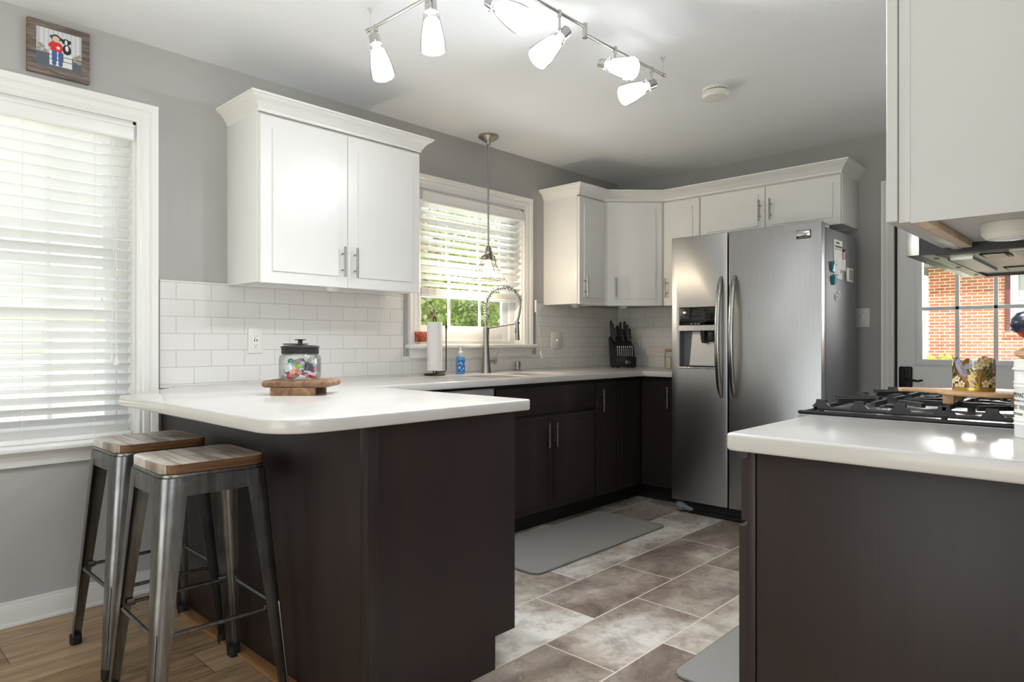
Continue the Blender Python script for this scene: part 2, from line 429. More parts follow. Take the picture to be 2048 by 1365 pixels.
struct('baseboard_north', b, m_trim, label='white baseboard under the left window', cat='baseboard')
struct('baseboard_west', B().box(-8, -1.1, 0, -7.985, -.02, .1, .003), m_trim)
struct('baseboard_dining', B().box(-7.98, -6, 0, -3.42, -5.985, .1, .003), m_trim)
struct('baseboard_partition', B().box(-3.425, -5.98, 0, -3.41, -3.24, .1, .003), m_trim)

# backsplash tiles, part of their walls
wn = bpy.data.objects['wall_north']; we = bpy.data.objects['wall_east']
b = B()
for x0, z0, x1, z1 in ((-3.603, .905, -2.245, 1.396), (-2.245, .905, -1.045, 1.028), (-1.045, .905, 0, 1.396)): b.box(x0, -.008, z0, x1, 0, z1, .001, 1)
obj('backsplash', b, m_subway_a, wn, label='white subway tile backsplash')
obj('backsplash', B().box(-.008, -.99, .905, 0, -.008, 1.396, .001, 1), m_subway_b, we, label='white subway tile backsplash')

CAS = [(0, 0), (0, .013), (.01, .018), (.022, .013), (.028, .018), (.048, .018), (.054, .013), (.06, .02), (.085, .025), (.085, 0)]
MA = Matrix(((1, 0, 0, 0), (0, 0, -1, 0), (0, 1, 0, 0), (0, 0, 0, 1)))         # xy outline -> window wall
MBk = Matrix(((0, 0, -1, 0), (-1, 0, 0, 0), (0, 1, 0, 0), (0, 0, 0, 1)))       # xy outline -> door wall
def window(name, W, sash_x, gl, munt, zsash, zmeet, label, casing_prof, rail):
    x0, x1, z0, z1 = W
    b = B(MA).sweep([(x1, z0), (x1, z1), (x0, z1), (x0, z0)], casing_prof)
    b.M = Matrix()
    for q in ((x0, .0, z0, x0+.012, .14, z1), (x1-.012, .0, z0, x1, .14, z1), (x0, .0, z1-.012, x1, .14, z1), (x0, .07, z0, x1, .14, z0+.02)): b.box(*q)
    root = struct(name, b, m_trim, label=label, cat='window')
    b = B()
    b.box(x0-.105, -.062, z0-.026, x1+.105, .07, z0, .008, 3)
    b.box(x0-.08, -.02, z0-.085, x1+.08, 0, z0-.026, .003).box(x0-.085, -.028, z0-.04, x1+.085, 0, z0-.026, .004)
    obj('window_sill', b, m_trim, root)
    fx0, fx1 = sash_x; g0, g1 = gl
    b = B().box(x0+.012, .07, z0+.02, fx0, .13, z1-.012, .002).box(fx1, .07, z0+.02, x1-.012, .13, z1-.012, .002)
    obj('window_frame', b, m_vinyl, root)
    for k, (za, zb, y) in enumerate(((zsash, zmeet, .085), (zmeet-.03, z1-.014, .105))):
        b = B()
        br = rail if k == 0 else .035
        b.box(fx0+.001, y, za, g0, y+.022, zb, .002).box(g1, y, za, fx1-.001, y+.022, zb, .002)
        b.box(g0-.001, y, za, g1+.001, y+.022, za+br, .002).box(g0-.001, y, zb-.035, g1+.001, y+.022, zb, .002)
        for x in munt: b.box(x-.009, y+.004, za+br, x+.009, y+.018, zb-.034, .002)
        s = obj('sash', b, m_vinyl, root)
        obj('glass', B().box(g0, y+.009, za+br, g1, y+.012, zb-.035), m_glass, s)
    return root
window('window_1', W1, (-4.79, -3.75), (-4.74, -3.80), (-4.27, -4.0), .726, 1.40, 'large white cased window above the stools', CAS, .06)
window('window_2', W2, (-2.085, -1.245), (-2.035, -1.305), (-1.794, -1.515), 1.121, 1.60, 'white cased window over the sink', [(a, c*.9) for a, c in CAS], .10)

# back door
b = B(MBk).sweep([(2.925, 0), (2.925, 2.06), (2.085, 2.06), (2.085, 0)], [(.004, 0), (.004, .012), (.016, .018), (.026, .013), (.032, .018), (.048, .018), (.053, .013), (.058, .02), (.072, .022), (.072, 0)])
struct('trim_2', b, m_trim, label='white fluted casing round the back door', cat='trim')
Y0, Y1, Z0, Z1 = -2.815, -2.230, 1.005, 1.945
b = B()
for q in ((-2.92, .01, -2.095, Z0), (-2.92, Z1, -2.095, 2.055), (-2.92, Z0, Y0, Z1), (Y1, Z0, -2.095, Z1)): b.box(.02, q[0], q[1], .064, q[2], q[3])
door = struct('door_1', b, m_door, label='white back door with nine-lite window', cat='door')
b = B()
R = .032
for q in ((Y0-R, Z0-R, Y1+R, Z0+.004), (Y0-R, Z1-.004, Y1+R, Z1+R), (Y0-R, Z0, Y0+.004, Z1), (Y1-.004, Z0, Y1+R, Z1)): b.box(.006, q[0], q[1], .03, q[2], q[3], .005)
for q in ((Y0-.02, Z0-.045, Y1+.02, Z0-.03), (Y1+.03, Z0-.045, Y1+.04, Z1+.03)): b.box(.016, q[0], q[1], .022, q[2], q[3], .002)
obj('lite_frame', b, m_vinyl, door)
b = B()
for y in (-2.414, -2.602): b.box(.012, y-.011, Z0, .022, y+.011, Z1, .003)
for z in (1.318, 1.632): b.box(.012, Y0, z-.011, .0215, Y1, z+.011, .003)
obj('lite_grille', b, m_vinyl, door)
obj('glass', B().box(.024, Y0, Z0, .027, Y1, Z1).box(.056, Y0, Z0, .059, Y1, Z1), m_glass, door)
b = B(); z = Z0+.01
while z < Z1:
    b.add([(.036, Y0+.004, z), (.036, Y1-.004, z), (.047, Y1-.004, z+.0006), (.047, Y0+.004, z+.0006), (.036, Y0+.004, z+.0004), (.036, Y1-.004, z+.0004), (.047, Y1-.004, z+.0010), (.047, Y0+.004, z+.0010)],
          [(0, 1, 2, 3), (4, 5, 6, 7), (0, 1, 5, 4), (2, 3, 7, 6)]); z += .0127
for y in (-2.33, -2.71): b.box(.0345, y-.0006, Z0, .0355, y+.0006, Z1)
obj('inset_blind', b, plain('grey_mini_blind', (120, 118, 116), .6), door)
b = B().box(.004, -2.180, .832, .02, -2.106, .962, .012, 3)
hs = obj('escutcheon', b, m_bronze, door)
obj('deadbolt', B().cyl((.006, -2.142, .925), (-.012, -2.142, .925), .021).box(-.03, -2.146, .912, -.01, -2.138, .938, .003), m_bronze, hs)
b = B().cyl((.006, -2.142, .883), (-.03, -2.142, .883), .013).tube([(-.03, -2.142, .883), (-.034, -2.16, .883), (-.036, -2.19, .880), (-.036, -2.22, .876), (-.034, -2.245, .882)], [.009, .009, .008, .007, .006])
obj('door_handle', b, m_bronze, hs)
struct('trim_3', B().box(.004, -2.094, .005, .06, -2.086, 2.05), m_dark_gap, label='dark weatherstrip at door edge', cat='trim')

# ------------------------------------------------------------------ outdoors
m_lawn = plain('lawn_grass', (222, 220, 170), .9, var=.18, scale=9)
m_road = plain('pale_pavement', (190, 188, 184), .9, var=.04, scale=6)
g = struct('ground', B().box(-30, -20, -.5, 30, 45, -.42), m_lawn, label='sunny lawn outside the windows', cat='ground')
struct('road', B().box(-30, 9, -.42, 30, 14, -.405), m_road, label='pale street beyond the lawn', cat='road')
def _brick():
    k = N('red_brick'); t = k.n('ShaderNodeTexCoord'); sp = k.n('ShaderNodeSeparateXYZ'); k.l(t.outputs['Object'], sp.inputs[0])
    cb = k.n('ShaderNodeCombineXYZ'); k.l(sp.outputs[1], cb.inputs[0]); k.l(sp.outputs[2], cb.inputs[1])
    br = k.n('ShaderNodeTexBrick'); k.l(cb.outputs[0], br.inputs['Vector'])
    for a, v in (('Scale', 1), ('Brick Width', .215), ('Row Height', .075), ('Mortar Size', .008), ('Bias', 0)): br.inputs[a].default_value = v
    br.inputs['Color1'].default_value = rgba((186, 112, 76)); br.inputs['Color2'].default_value = rgba((156, 90, 66)); br.inputs['Mortar'].default_value = rgba((214, 202, 186))
    k.set(color=br.outputs['Color'], rough=.85); return k.m
m_brick = _brick()
m_maroon = plain('maroon_shutter', (96, 44, 46), .6)
m_shingle = plain('roof_shingle', (96, 92, 90), .9, var=.15, scale=20)
m_extglass = plain('pale_window_glass', (168, 178, 176), .1)
h = thing('brick_house', 'red brick neighbouring house seen through the back door window', 'house', (14.0, -6, -.42))
obj('wall', B().box(14.0, -13, -.42, 22, .574, 3.0), m_brick, h, world=True)
obj('shutter', B().box(13.96, -1.030, 1.36, 13.998, -.930, 3.0, .004), m_maroon, h, world=True)
hw = obj('window', B().box(13.955, -2.45, 1.37, 13.998, -1.03, 1.44, .004).box(13.955, -1.17, 1.37, 13.998, -1.032, 2.98, .004).box(13.955, -2.45, 1.37, 13.998, -2.33, 2.98, .004).box(13.955, -2.45, 2.88, 13.998, -1.032, 2.98, .004).box(13.965, -2.33, 2.06, 13.997, -1.17, 2.14, .004), m_vinyl, h, world=True)
obj('pane', B().box(13.98, -2.33, 1.44, 13.997, -1.17, 2.88), m_extglass, hw, world=True)
obj('window_sill', B().box(13.92, -2.6, 1.26, 13.999, -.93, 1.365, .006), m_brick, h, world=True)
obj('roof', B().add([(13.5, -13.4, 3.0), (13.5, 1.0, 3.0), (18, 1.0, 5.4), (18, -13.4, 5.4), (22.5, -13.4, 3.0), (22.5, 1.0, 3.0), (13.5, -13.4, 2.9), (13.5, 1.0, 2.9), (22.5, -13.4, 2.9), (22.5, 1.0, 2.9)],
    [(0, 1, 2, 3), (3, 2, 5, 4), (0, 1, 7, 6), (4, 5, 9, 8), (6, 7, 9, 8), (1, 2, 5), (1, 5, 9, 7), (0, 3, 4), (0, 4, 8, 6)]), m_shingle, h, world=True, smooth=0)

m_leaf = translucent('tree_leaf', (122, 140, 84), .35, .45)
m_leaf2 = translucent('shrub_leaf', (150, 168, 64), .35, .5)
m_leaf3 = translucent('bright_shrub_leaf', (196, 206, 70), .3, .5)
m_bark = plain('tree_bark', (120, 106, 90), .9, var=.2, scale=12, bump=.3)
rnd = random.Random(5)
def leaves(n, fn, size, r=rnd):
    b = B()
    for _ in range(n):
        c = Vector(fn()); d = Vector((r.gauss(0, 1), r.gauss(0, 1), r.gauss(0, .6))).normalized(); u = d.orthogonal().normalized()
        u = (u*math.cos(r.random()*6.3) + d.cross(u)*math.sin(r.random()*6.3)); L = size*r.uniform(.7, 1.3); w = L*.36
        w_ = d.cross(u)
        b.add([c, c+u*L*.5+w_*w, c+u*L, c+u*L*.5-w_*w], [(0, 1, 2), (0, 2, 3)])
    return b
def blob(c, r):
    def f():
        while 1:
            p = Vector((rnd.uniform(-1, 1), rnd.uniform(-1, 1), rnd.uniform(-1, 1)))
            if .3 < p.length < 1: return (c[0]+p.x*r[0], c[1]+p.y*r[1], c[2]+p.z*r[2])
    return f
def tree(name, label, x, y, trunk, blobs, n, size, mat):
    t = thing(name, label, 'tree', (x, y, -.42))
    b = B().tube([(x, y, -.42), (x+.05, y, .5), (x-.1, y+.05, 1.4), (x, y, 2.6)], [trunk, trunk*.9, trunk*.75, trunk*.4], 10)
    for a, l, z in ((.4, 1.0, .9), (2.4, 1.1, 1.1), (-.9, 1.2, 1.0), (3.6, 1.0, 1.5), (-2.0, .9, .8)):
        b.tube([(x, y, z), (x+math.cos(a)*l*.5, y+math.sin(a)*l*.3, z+.25), (x+math.cos(a)*l, y+math.sin(a)*l*.5, z+.7)], [trunk*.45, trunk*.35, trunk*.15], 8)
    obj('trunk', b, m_bark, t, world=True)
    f = [blob(*q) for q in blobs]
    obj('foliage', leaves(n, lambda: rnd.choice(f)(), size), mat, t, world=True, smooth=0)
tree('magnolia_tree', 'leafy green tree close outside the sink window', 1.3, 3.9, .11,
     [((.2, 3.4, 1.5), (.7, .6, .7)), ((1.0, 3.8, 2.4), (1.3, .9, 1.0)), ((2.4, 4.4, 2.2), (1.2, .9, 1.1)), ((1.7, 3.6, 1.35), (.5, .5, .35)), ((.7, 4.3, 1.7), (.9, .7, .8)), ((2.9, 4.6, 1.2), (.6, .6, .8))], 4600, .085, m_leaf)
tree('yellow_green_tree', 'pale yellow-green tree farther beyond the sink window', 5.2, 8.2, .14,
     [((5.2, 8.2, 2.6), (1.9, 1.4, 1.6)), ((3.8, 8.0, 1.8), (1.1, .9, 1.2))], 2600, .2, m_leaf2)
sh = thing('shrub', 'low bright green shrub at foot of the brick house', 'shrub', (13.2, .2, -.42))
obj('foliage', leaves(2600, blob((13.3, .2, .15), (.5, .75, .66)), .1), m_leaf3, sh, world=True, smooth=0)
def _stone():
    k = N('pale_stone_block'); br = k.n('ShaderNodeTexBrick'); t = k.n('ShaderNodeTexCoord'); sp = k.n('ShaderNodeSeparateXYZ'); k.l(t.outputs['Object'], sp.inputs[0])
    cb = k.n('ShaderNodeCombineXYZ'); k.l(sp.outputs[0], cb.inputs[0]); k.l(sp.outputs[2], cb.inputs[1]); k.l(cb.outputs[0], br.inputs['Vector'])
    for a, v in (('Scale', 1), ('Brick Width', .5), ('Row Height', .22), ('Mortar Size', .015)): br.inputs[a].default_value = v
    br.inputs['Color1'].default_value = rgba((206, 196, 182)); br.inputs['Color2'].default_value = rgba((186, 176, 164)); br.inputs['Mortar'].default_value = rgba((226, 220, 210)); k.set(color=br.outputs['Color'], rough=.9); return k.m
m_stone = _stone()
h = thing('stone_house', 'pale stone house behind the trees at sink window', 'house', (6, 16, -.42))
obj('wall', B().box(2, 15.5, -.42, 12, 20, 2.4), m_stone, h, world=True)
obj('roof', B().add([(1.6, 15, 2.4), (12.4, 15, 2.4), (12.4, 18, 4), (1.6, 18, 4), (1.6, 20.5, 2.4), (12.4, 20.5, 2.4)], [(0, 1, 2, 3), (3, 2, 5, 4), (0, 3, 4), (1, 2, 5), (0, 1, 5, 4)]), m_shingle, h, world=True, smooth=0)
h = thing('siding_house', 'pale sided house across the street from left window', 'house', (1, 26, -.42))
obj('wall', B().box(-5, 26, -.42, 7, 33, 2.1), plain('pale_siding', (226, 216, 204), .8), h, world=True)
for x in (-2.6, .6, 3.4): obj('window', B().box(x-.6, 25.94, .7, x+.6, 26, 1.7, .01), m_extglass, h, world=True)
obj('roof', B().add([(-5.3, 25.8, 2.1), (7.3, 25.8, 2.1), (7.3, 29.5, 3.3), (-5.3, 29.5, 3.3), (-5.3, 33.3, 2.1), (7.3, 33.3, 2.1)], [(0, 1, 2, 3), (3, 2, 5, 4), (0, 3, 4), (1, 2, 5), (0, 1, 5, 4)]), plain('pale_roof', (206, 202, 198), .9, var=.05, scale=8), h, world=True, smooth=0)

# ------------------------------------------------------------------ blinds
def blind(label, x0, x1, ztop, zrail, zlow, yc, tilt, ladders, pulls, wand=None, closed=()):
    t = thing('window_blind', label, 'blind', ((x0+x1)/2, yc, ztop))
    b = B(MA).sweep([(x0-.004, ztop-.075), (x1+.004, ztop-.075)], [(0, 0), (0, .012), (-.02, .014), (-.055, .010), (-.062, .014), (-.075, .014), (-.075, 0)]) if 0 else B()
    b.box(x0-.002, yc-.045, ztop-.075, x1+.002, yc-.036, ztop-.002, .003).box(x0-.002, yc-.05, ztop-.018, x1+.002, yc-.034, ztop-.006, .004).box(x0-.002, yc-.049, ztop-.073, x1+.002, yc-.034, ztop-.062, .004)
    obj('valance', b, m_white, t, world=True)
    obj('headrail', B().box(x0, yc-.03, ztop-.055, x1, yc+.028, ztop-.003, .002), m_white, t, world=True)
    b = B(); z = ztop-.078; w = .0255; n = 0
    while z > zlow:
        tl = math.radians(tilt)
        if n in closed: tl = math.radians(tilt+14)
        prof = []
        for k in range(7):
            s = -1 + k/3.0; prof.append((s*w*math.cos(tl) + 0, -s*w*math.sin(tl) + .0022*(1-s*s)))
        top = [(yc+p[0], z+p[1]+.0014) for p in prof]; bot = [(yc+p[0], z+p[1]-.0014) for p in prof][::-1]
        ring = top+bot; m = len(ring)
        b.add([(x0+.004, *r) for r in ring] + [(x1-.004, *r) for r in ring], [(i, (i+1) % m, m+(i+1) % m, m+i) for i in range(m)] + [tuple(range(m)), tuple(range(m, 2*m))[::-1]])
        z -= .0445; n += 1
    if zlow > zrail + .06:                                  # slats gathered on the bottom rail
        zz = zrail+.02
        while zz < zrail+.055: b.box(x0+.004, yc-.025, zz, x1-.004, yc+.025, zz+.0028); zz += .0036
    obj('slats', b, m_slat, t, world=True)
    obj('bottom_rail', B().box(x0+.002, yc-.026, zrail, x1-.002, yc+.026, zrail+.019, .004), m_white, t, world=True)
    for x in ladders:
        b = B()
        for yy in (yc-.0275, yc+.0275): b.cyl((x, yy, ztop-.06), (x, yy, zrail+.003), .0009, seg=6)
        obj('ladder_cord', b, m_cord, t, world=True)
    for x, zz, tx in pulls:
        p = obj('pull_cord', B().tube([(x, yc-.032, ztop-.06), (x-.004, yc-.055, ztop-.2), (x+.004, yc-.058, (ztop+zz)/2), (tx, yc-.06, zz)], .0011, 6), m_cord, t, world=True)
        obj('tassel', B().lathe([(0, .034), (.003, .033), (.004, .02), (.0085, .002), (.008, 0), (0, 0)], (tx, yc-.06, zz-.03), 14), m_white, p, world=True)
    return t
blind('wide white slatted blind lowered over the left window', -4.826, -3.715, 2.066, .7055, .74, .022, 35, (-4.72, -4.11, -3.86), [(-3.80, 1.055, -3.805), (-3.795, 1.05, -3.785), (-3.79, 1.045, -3.79)], closed=(17, 28))
blind('white slatted blind half raised over the sink window', -2.106, -1.195, 2.046, 1.395, 1.475, 0.022, 27, (-2.05, -1.99, -1.62, -1.27), [], closed=(2, 9))
t = thing('pull_cord', 'white blind cord with tassel beside the sink window casing', 'cord', (-1.075, -.03, 1.36))
obj('cord', B().tube([(-1.073, -.034, 1.42), (-1.075, -.036, 1.3), (-1.068, -.066, 1.13), (-1.06, -.066, 1.05)], .0012, 6), m_cord, t, world=True)
obj('cord_cleat', B().box(-1.08, -.036, 1.33, -1.066, -.022, 1.42, .003), m_trim, t, world=True)
obj('tassel', B().lathe([(0, .034), (.003, .033), (.004, .02), (.0085, .002), (.008, 0), (0, 0)], (-1.06, -.066, 1.02), 14).lathe([(0, .034), (.003, .033), (.004, .02), (.0085, .002), (.008, 0), (0, 0)], (-1.048, -.066, 1.0), 14), m_white, t, world=True)
# ------------------------------------------------------------------ cabinets
def bar_handle(b, x, z, L, y0, vertical=True):
    y = y0-.032
    if vertical:
        b.cyl((x, y, z-L/2), (x, y, z+L/2), .006, seg=12)
        for s in (-1, 1): b.cyl((x, y0+.001, z+s*(L/2-.035)), (x, y, z+s*(L/2-.035)), .0042, seg=10)
    return b
def cabinet(name, label, loc, rotz, w, h, d, fronts, mat, cat='cabinet', kick=0, group=None, lip=.018):
    t = thing(name, label, cat, loc, rotz, group)
    b = B()
    if kick: b.box(0, 0, kick, .018, d, h, .001).box(w-.018, 0, kick, w, d, h, .001).box(.018, d-.012, kick, w-.018, d, h).box(.018, 0, kick, w-.018, .018, h, .001).box(.018, .018, kick, w-.018, d-.012, kick+.018)
    else:
        b.box(0, 0, 0, .018, d, h, .001).box(w-.018, 0, 0, w, d, h, .001).box(.018, d-.012, 0, w-.018, d, h).box(.018, 0, 0, w-.018, .02, h, .001).box(.018, .02, lip, w-.018, d-.012, h)
    obj('body', b, mat, t)
    if kick: obj('toe_kick', B().box(0, .06, 0, w, d, kick), m_kick, t)
    for q in fronts:
        b = B()
        if q.get('slab'): b.box(q['x'], -.02, q['z'], q['x']+q['w'], -.0005, q['z']+q['h'], .002)
        else: b.shaker(q['x'], q['z'], q['w'], q['h'], .0195, q.get('rail', .06), .008, -.0005)
        f = obj(q.get('name', 'door'), b, mat, t)
        if 'hx' in q: obj('handle', bar_handle(B(), q['hx'], q['hz'], q.get('L', .145), -.02), m_nickel, f)
    return t
CROWN = [(0, 0), (.004, .006), (.004, .014), (.010, .020), (.018, .034), (.032, .050), (.044, .056), (.048, .062), (.054, .064), (.054, .074), (0, .074)]
# left wall cabinet
zc = 1.388; hc = .775
t = cabinet('wall_cabinet', 'large white double-door wall cabinet left of the sink window', (-3.298, -.312, zc), 0, .925, hc, .311,
    [dict(x=.008, z=-.004, w=.453, h=.762, rail=.076, hx=.427, hz=.122, L=.15), dict(x=.464, z=-.004, w=.453, h=.762, rail=.076, hx=.498, hz=.122, L=.15)], m_white)
obj('crown_moulding', B().sweep([(0, .311), (0, -.018), (.925, -.018), (.925, .311)], [(o, z+hc-.006) for o, z in CROWN], 1).box(.002, -.016, hc+.02, .923, .31, hc+.05), m_white, t)
# corner group
cabinet('wall_cabinet', 'narrow white wall cabinet right of the sink window', (-.954, -.312, zc), 0, .314, hc, .311,
    [dict(x=.004, z=-.004, w=.300, h=.762, rail=.068, hx=.055, hz=.125)], m_white)
t = thing('wall_cabinet', 'diagonal white corner wall cabinet above the knife block', 'cabinet', (-.3, -.3, zc))
poly = [(-.639, -.001), (-.639, -.312), (-.312, -.634), (-.001, -.634), (-.001, -.001)]
obj('body', B().prism(poly, zc+.018, zc+hc).prism([(-.639, -.001), (-.639, -.312), (-.621, -.312), (-.621, -.001)], zc, zc+.019).prism([(-.639, -.312), (-.312, -.634), (-.312, -.610), (-.625, -.302)], zc, zc+.019).prism([(-.312, -.634), (-.001, -.634), (-.001, -.616), (-.312, -.616)], zc, zc+.019), m_white, t, world=True)
dM = T(.3-.639, .3-.312, 0) @ RZ(math.radians(-44.56))
f = obj('door', B(dM).shaker(.026, -.004, .409, .762, .0195, .068, .008, -.0005), m_white, t)
obj('handle', bar_handle(B(dM), .085, .13, .145, -.02), m_nickel, f)
cabinet('wall_cabinet', 'narrow white wall cabinet between corner and fridge', (-.312, -.636, zc), -PI/2, .292, hc, .311,
    [dict(x=.004, z=-.004, w=.284, h=.762, rail=.068, hx=.032, hz=.125)], m_white)
cabinet('wall_cabinet', 'low wide white cabinet mounted above the fridge', (-.312, -.930, 1.845), -PI/2, .945, hc+zc-1.845, .311,
    [dict(x=.006, z=-.004, w=.462, h=.305, rail=.06, hx=.438, hz=.142, L=.14), dict(x=.472, z=-.004, w=.467, h=.305, rail=.06, hx=.510, hz=.142, L=.14)], m_white)
tag(obj('crown_moulding', B().sweep([(-.954, -.001), (-.954, -.330), (-.645, -.330), (-.332, -.640), (-.332, -1.875), (-.001, -1.875)], [(o, z+zc+hc-.006) for o, z in CROWN], 1)
    .prism([(-.953, -.001), (-.953, -.33), (-.645, -.33), (-.332, -.64), (-.332, -1.874), (-.001, -1.874), (-.001, -.001)], zc+hc+.001, zc+hc+.03), m_white), 'white crown moulding running along top of the corner and fridge cabinets', 'moulding')

# base cabinets
FR = [dict(x=.006, z=.690, w=.912, h=.163, slab=1, name='drawer'), dict(x=.006, z=.112, w=.442, h=.562, hx=.424, hz=.559), dict(x=.452, z=.112, w=.466, h=.562, hx=.495, hz=.559)]
cabinet('base_cabinet', 'dark espresso double-door base cabinet under the sink', (-2.092, -.612, 0), 0, .924, .874, .60, FR, m_dark, kick=.1)
cabinet('base_cabinet', 'narrow dark single-door base cabinet right of the sink cabinet', (-1.166, -.612, 0), 0, .241, .874, .60,
    [dict(x=.004, z=.112, w=.233, h=.741, rail=.06, hx=.045, hz=.733)], m_dark, kick=.1)
t = thing('base_cabinet', 'dark corner base cabinet beneath the knife block', 'cabinet', (-.3, -.3, 0))
L = [(-.923, -.012), (-.923, -.612), (-.612, -.612), (-.612, -.945), (-.012, -.945), (-.012, -.012)]
obj('body', B().prism(L, .1, .874), m_dark, t, world=True)
obj('toe_kick', B().prism([(-.923, -.012), (-.923, -.552), (-.552, -.552), (-.552, -.945), (-.012, -.945), (-.012, -.012)], 0, .1), m_kick, t, world=True)
M_ = T(-.923+.3, -.612+.3, 0); obj('door', B(M_).shaker(.005, .112, .280, .741, .0195, .058, .008, -.0005), m_dark, t)
M_ = T(-.612+.3, -.636+.3, 0) @ RZ(-PI/2); f = obj('door', B(M_).shaker(.003, .112, .302, .741, .0195, .06, .008, -.0005), m_dark, t)
obj('handle', bar_handle(B(M_), .226, .733, .145, -.02), m_nickel, f)
t = thing('dishwasher', 'stainless dishwasher beside the sink cabinet behind the peninsula', 'dishwasher', (-2.4, -.3, 0))
obj('body', B().box(-2.697, -.60, .1, -2.098, -.012, .872), m_dark_gap, t, world=True)
d_ = obj('door', B().box(-2.694, -.632, .12, -2.101, -.6, .862, .006), m_steel_h, t, world=True)
obj('handle', B().tube([(-2.64, -.633, .79), (-2.63, -.67, .79), (-2.17, -.67, .79), (-2.16, -.633, .79)], .011), m_handle, d_, world=True)
obj('toe_kick', B().box(-2.697, -.55, 0, -2.098, -.5, .1), m_kick, t, world=True)

# peninsula
t = thing('peninsula_cabinet', 'dark espresso peninsula base with plain end panel and seating side', 'cabinet', (-3.3, -.8, 0))
obj('body', B().box(-3.582, -1.604, .112, -2.992, -.012, .875).box(-3.582, -1.604, 0, -3.105, -.012, .112), m_dark, t, world=True)
obj('end_panel', B().add(*(lambda P: ([(x, -1.622, z) for x, z in P]+[(x, -1.604, z) for x, z in P], [tuple(range(6)), tuple(range(6, 12))[::-1]]+[(i, (i+1) % 6, 6+(i+1) % 6, 6+i) for i in range(6)]))([(-3.583, 0), (-3.105, 0), (-3.105, .112), (-2.990, .112), (-2.990, .875), (-3.583, .875)])), m_dark, t, world=True, smooth=0)
obj('back_panel', B().box(-3.600, -1.604, 0, -3.582, -.012, .875, .001), m_dark, t, world=True, label='tall dark panel behind the stools')
obj('corner_trim', B().box(-3.604, -1.627, 0, -3.566, -1.6225, .875, .0015).box(-3.6045, -1.627, 0, -3.600, -1.59, .875, .0015), m_dark, t, world=True)
obj('toe_kick', B().box(-3.105, -1.622, 0, -3.086, -.70, .110, .001), m_dark, t, world=True)
M_ = T(-2.992+3.3, -1.600+.8, 0) @ RZ(PI/2)
for x, w in ((.004, .44), (.448, .44)):
    for nm, z, hh in (('drawer', .758, .095), ('door', .112, .640)):
        f = obj(nm, B(M_).shaker(x, z, w, hh, .0195, .03 if nm == 'drawer' else .06, .006, -.0005), m_dark, t)
        obj('handle', (B(M_).cyl((x+w/2-.07, -.05, z+hh/2), (x+w/2+.07, -.05, z+hh/2), .006, seg=12).cyl((x+w/2-.04, -.019, z+hh/2), (x+w/2-.04, -.05, z+hh/2), .004, seg=8).cyl((x+w/2+.04, -.019, z+hh/2), (x+w/2+.04, -.05, z+hh/2), .004, seg=8)) if nm == 'drawer'
            else bar_handle(B(M_), x+(.40 if x < .1 else .04), .62, .145, -.02), m_nickel, f)

def rr(x0, y0, x1, y1, r, n=6):
    P = []
    for cx, cy, a in ((x1-r, y1-r, 0), (x0+r, y1-r, 90), (x0+r, y0+r, 180), (x1-r, y0+r, 270)):
        P += [(cx+r*math.cos(math.radians(a+90*k/n)), cy+r*math.sin(math.radians(a+90*k/n))) for k in range(n+1)]
    return P
def arc(cx, cy, r, a0, a1, n=7): return [(cx+r*math.cos(math.radians(a0+(a1-a0)*k/n)), cy+r*math.sin(math.radians(a0+(a1-a0)*k/n))) for k in range(n+1)]
BOWLS = [(-2.06, -.60, -1.735, -.255, .11), (-1.685, -.60, -1.36, -.255, .11)]
out = [(-.0095, -.0095), (-3.555, -.0095), (-3.565, -.075), (-3.60, -.122), (-3.86, -.425)] + arc(-3.865, -.455, .03, 115, 180, 4) + [(-3.895, -1.50)] + arc(-3.765, -1.538, .13, 185, 262, 7) + [(-3.70, -1.672)] + arc(-2.972, -1.657, .015, 270, 360, 4) + [(-2.957, -.690), (-.700, -.690), (-.700, -.952), (-.0095, -.952)]
b = B().prism(out[::-1] if 0 else out, .876, .914, .006, 3, holes=[rr(*q) for q in BOWLS])
tag(obj('countertop', b, m_quartz, smooth=40), 'white quartz countertop running from peninsula round to the fridge', 'countertop')
t = thing('double_sink', 'stainless double-bowl sink undermounted in the countertop', 'sink', (-1.71, -.43, .69))
for q in BOWLS:
    b = B(); x0, y0, x1, y1, r = q
    loops = [(rr(x0-.02, y0-.02, x1+.02, y1+.02, r+.02), .8745), (rr(x0+.004, y0+.004, x1-.004, y1-.004, r), .8745), (rr(x0+.006, y0+.006, x1-.006, y1-.006, r), .73), (rr(x0+.03, y0+.03, x1-.03, y1-.03, r-.02), .70)]
    n = len(loops[0][0]); vs = [(p[0], p[1], z) for lp, z in loops for p in lp]
    fs = [(k*n+i, k*n+(i+1) % n, (k+1)*n+(i+1) % n, (k+1)*n+i) for k in range(3) for i in range(n)] + [tuple(range(3*n, 4*n))]
    b.add(vs, fs); s_ = obj('bowl', b, m_steel_h, t, world=True)
    obj('drain', B().lathe([(.045, .7005), (.045, .703), (.03, .7025), (.02, .701), (0, .701)], ((x0+x1)/2, (y0+y1)/2, 0), 24), m_chrome, s_, world=True)

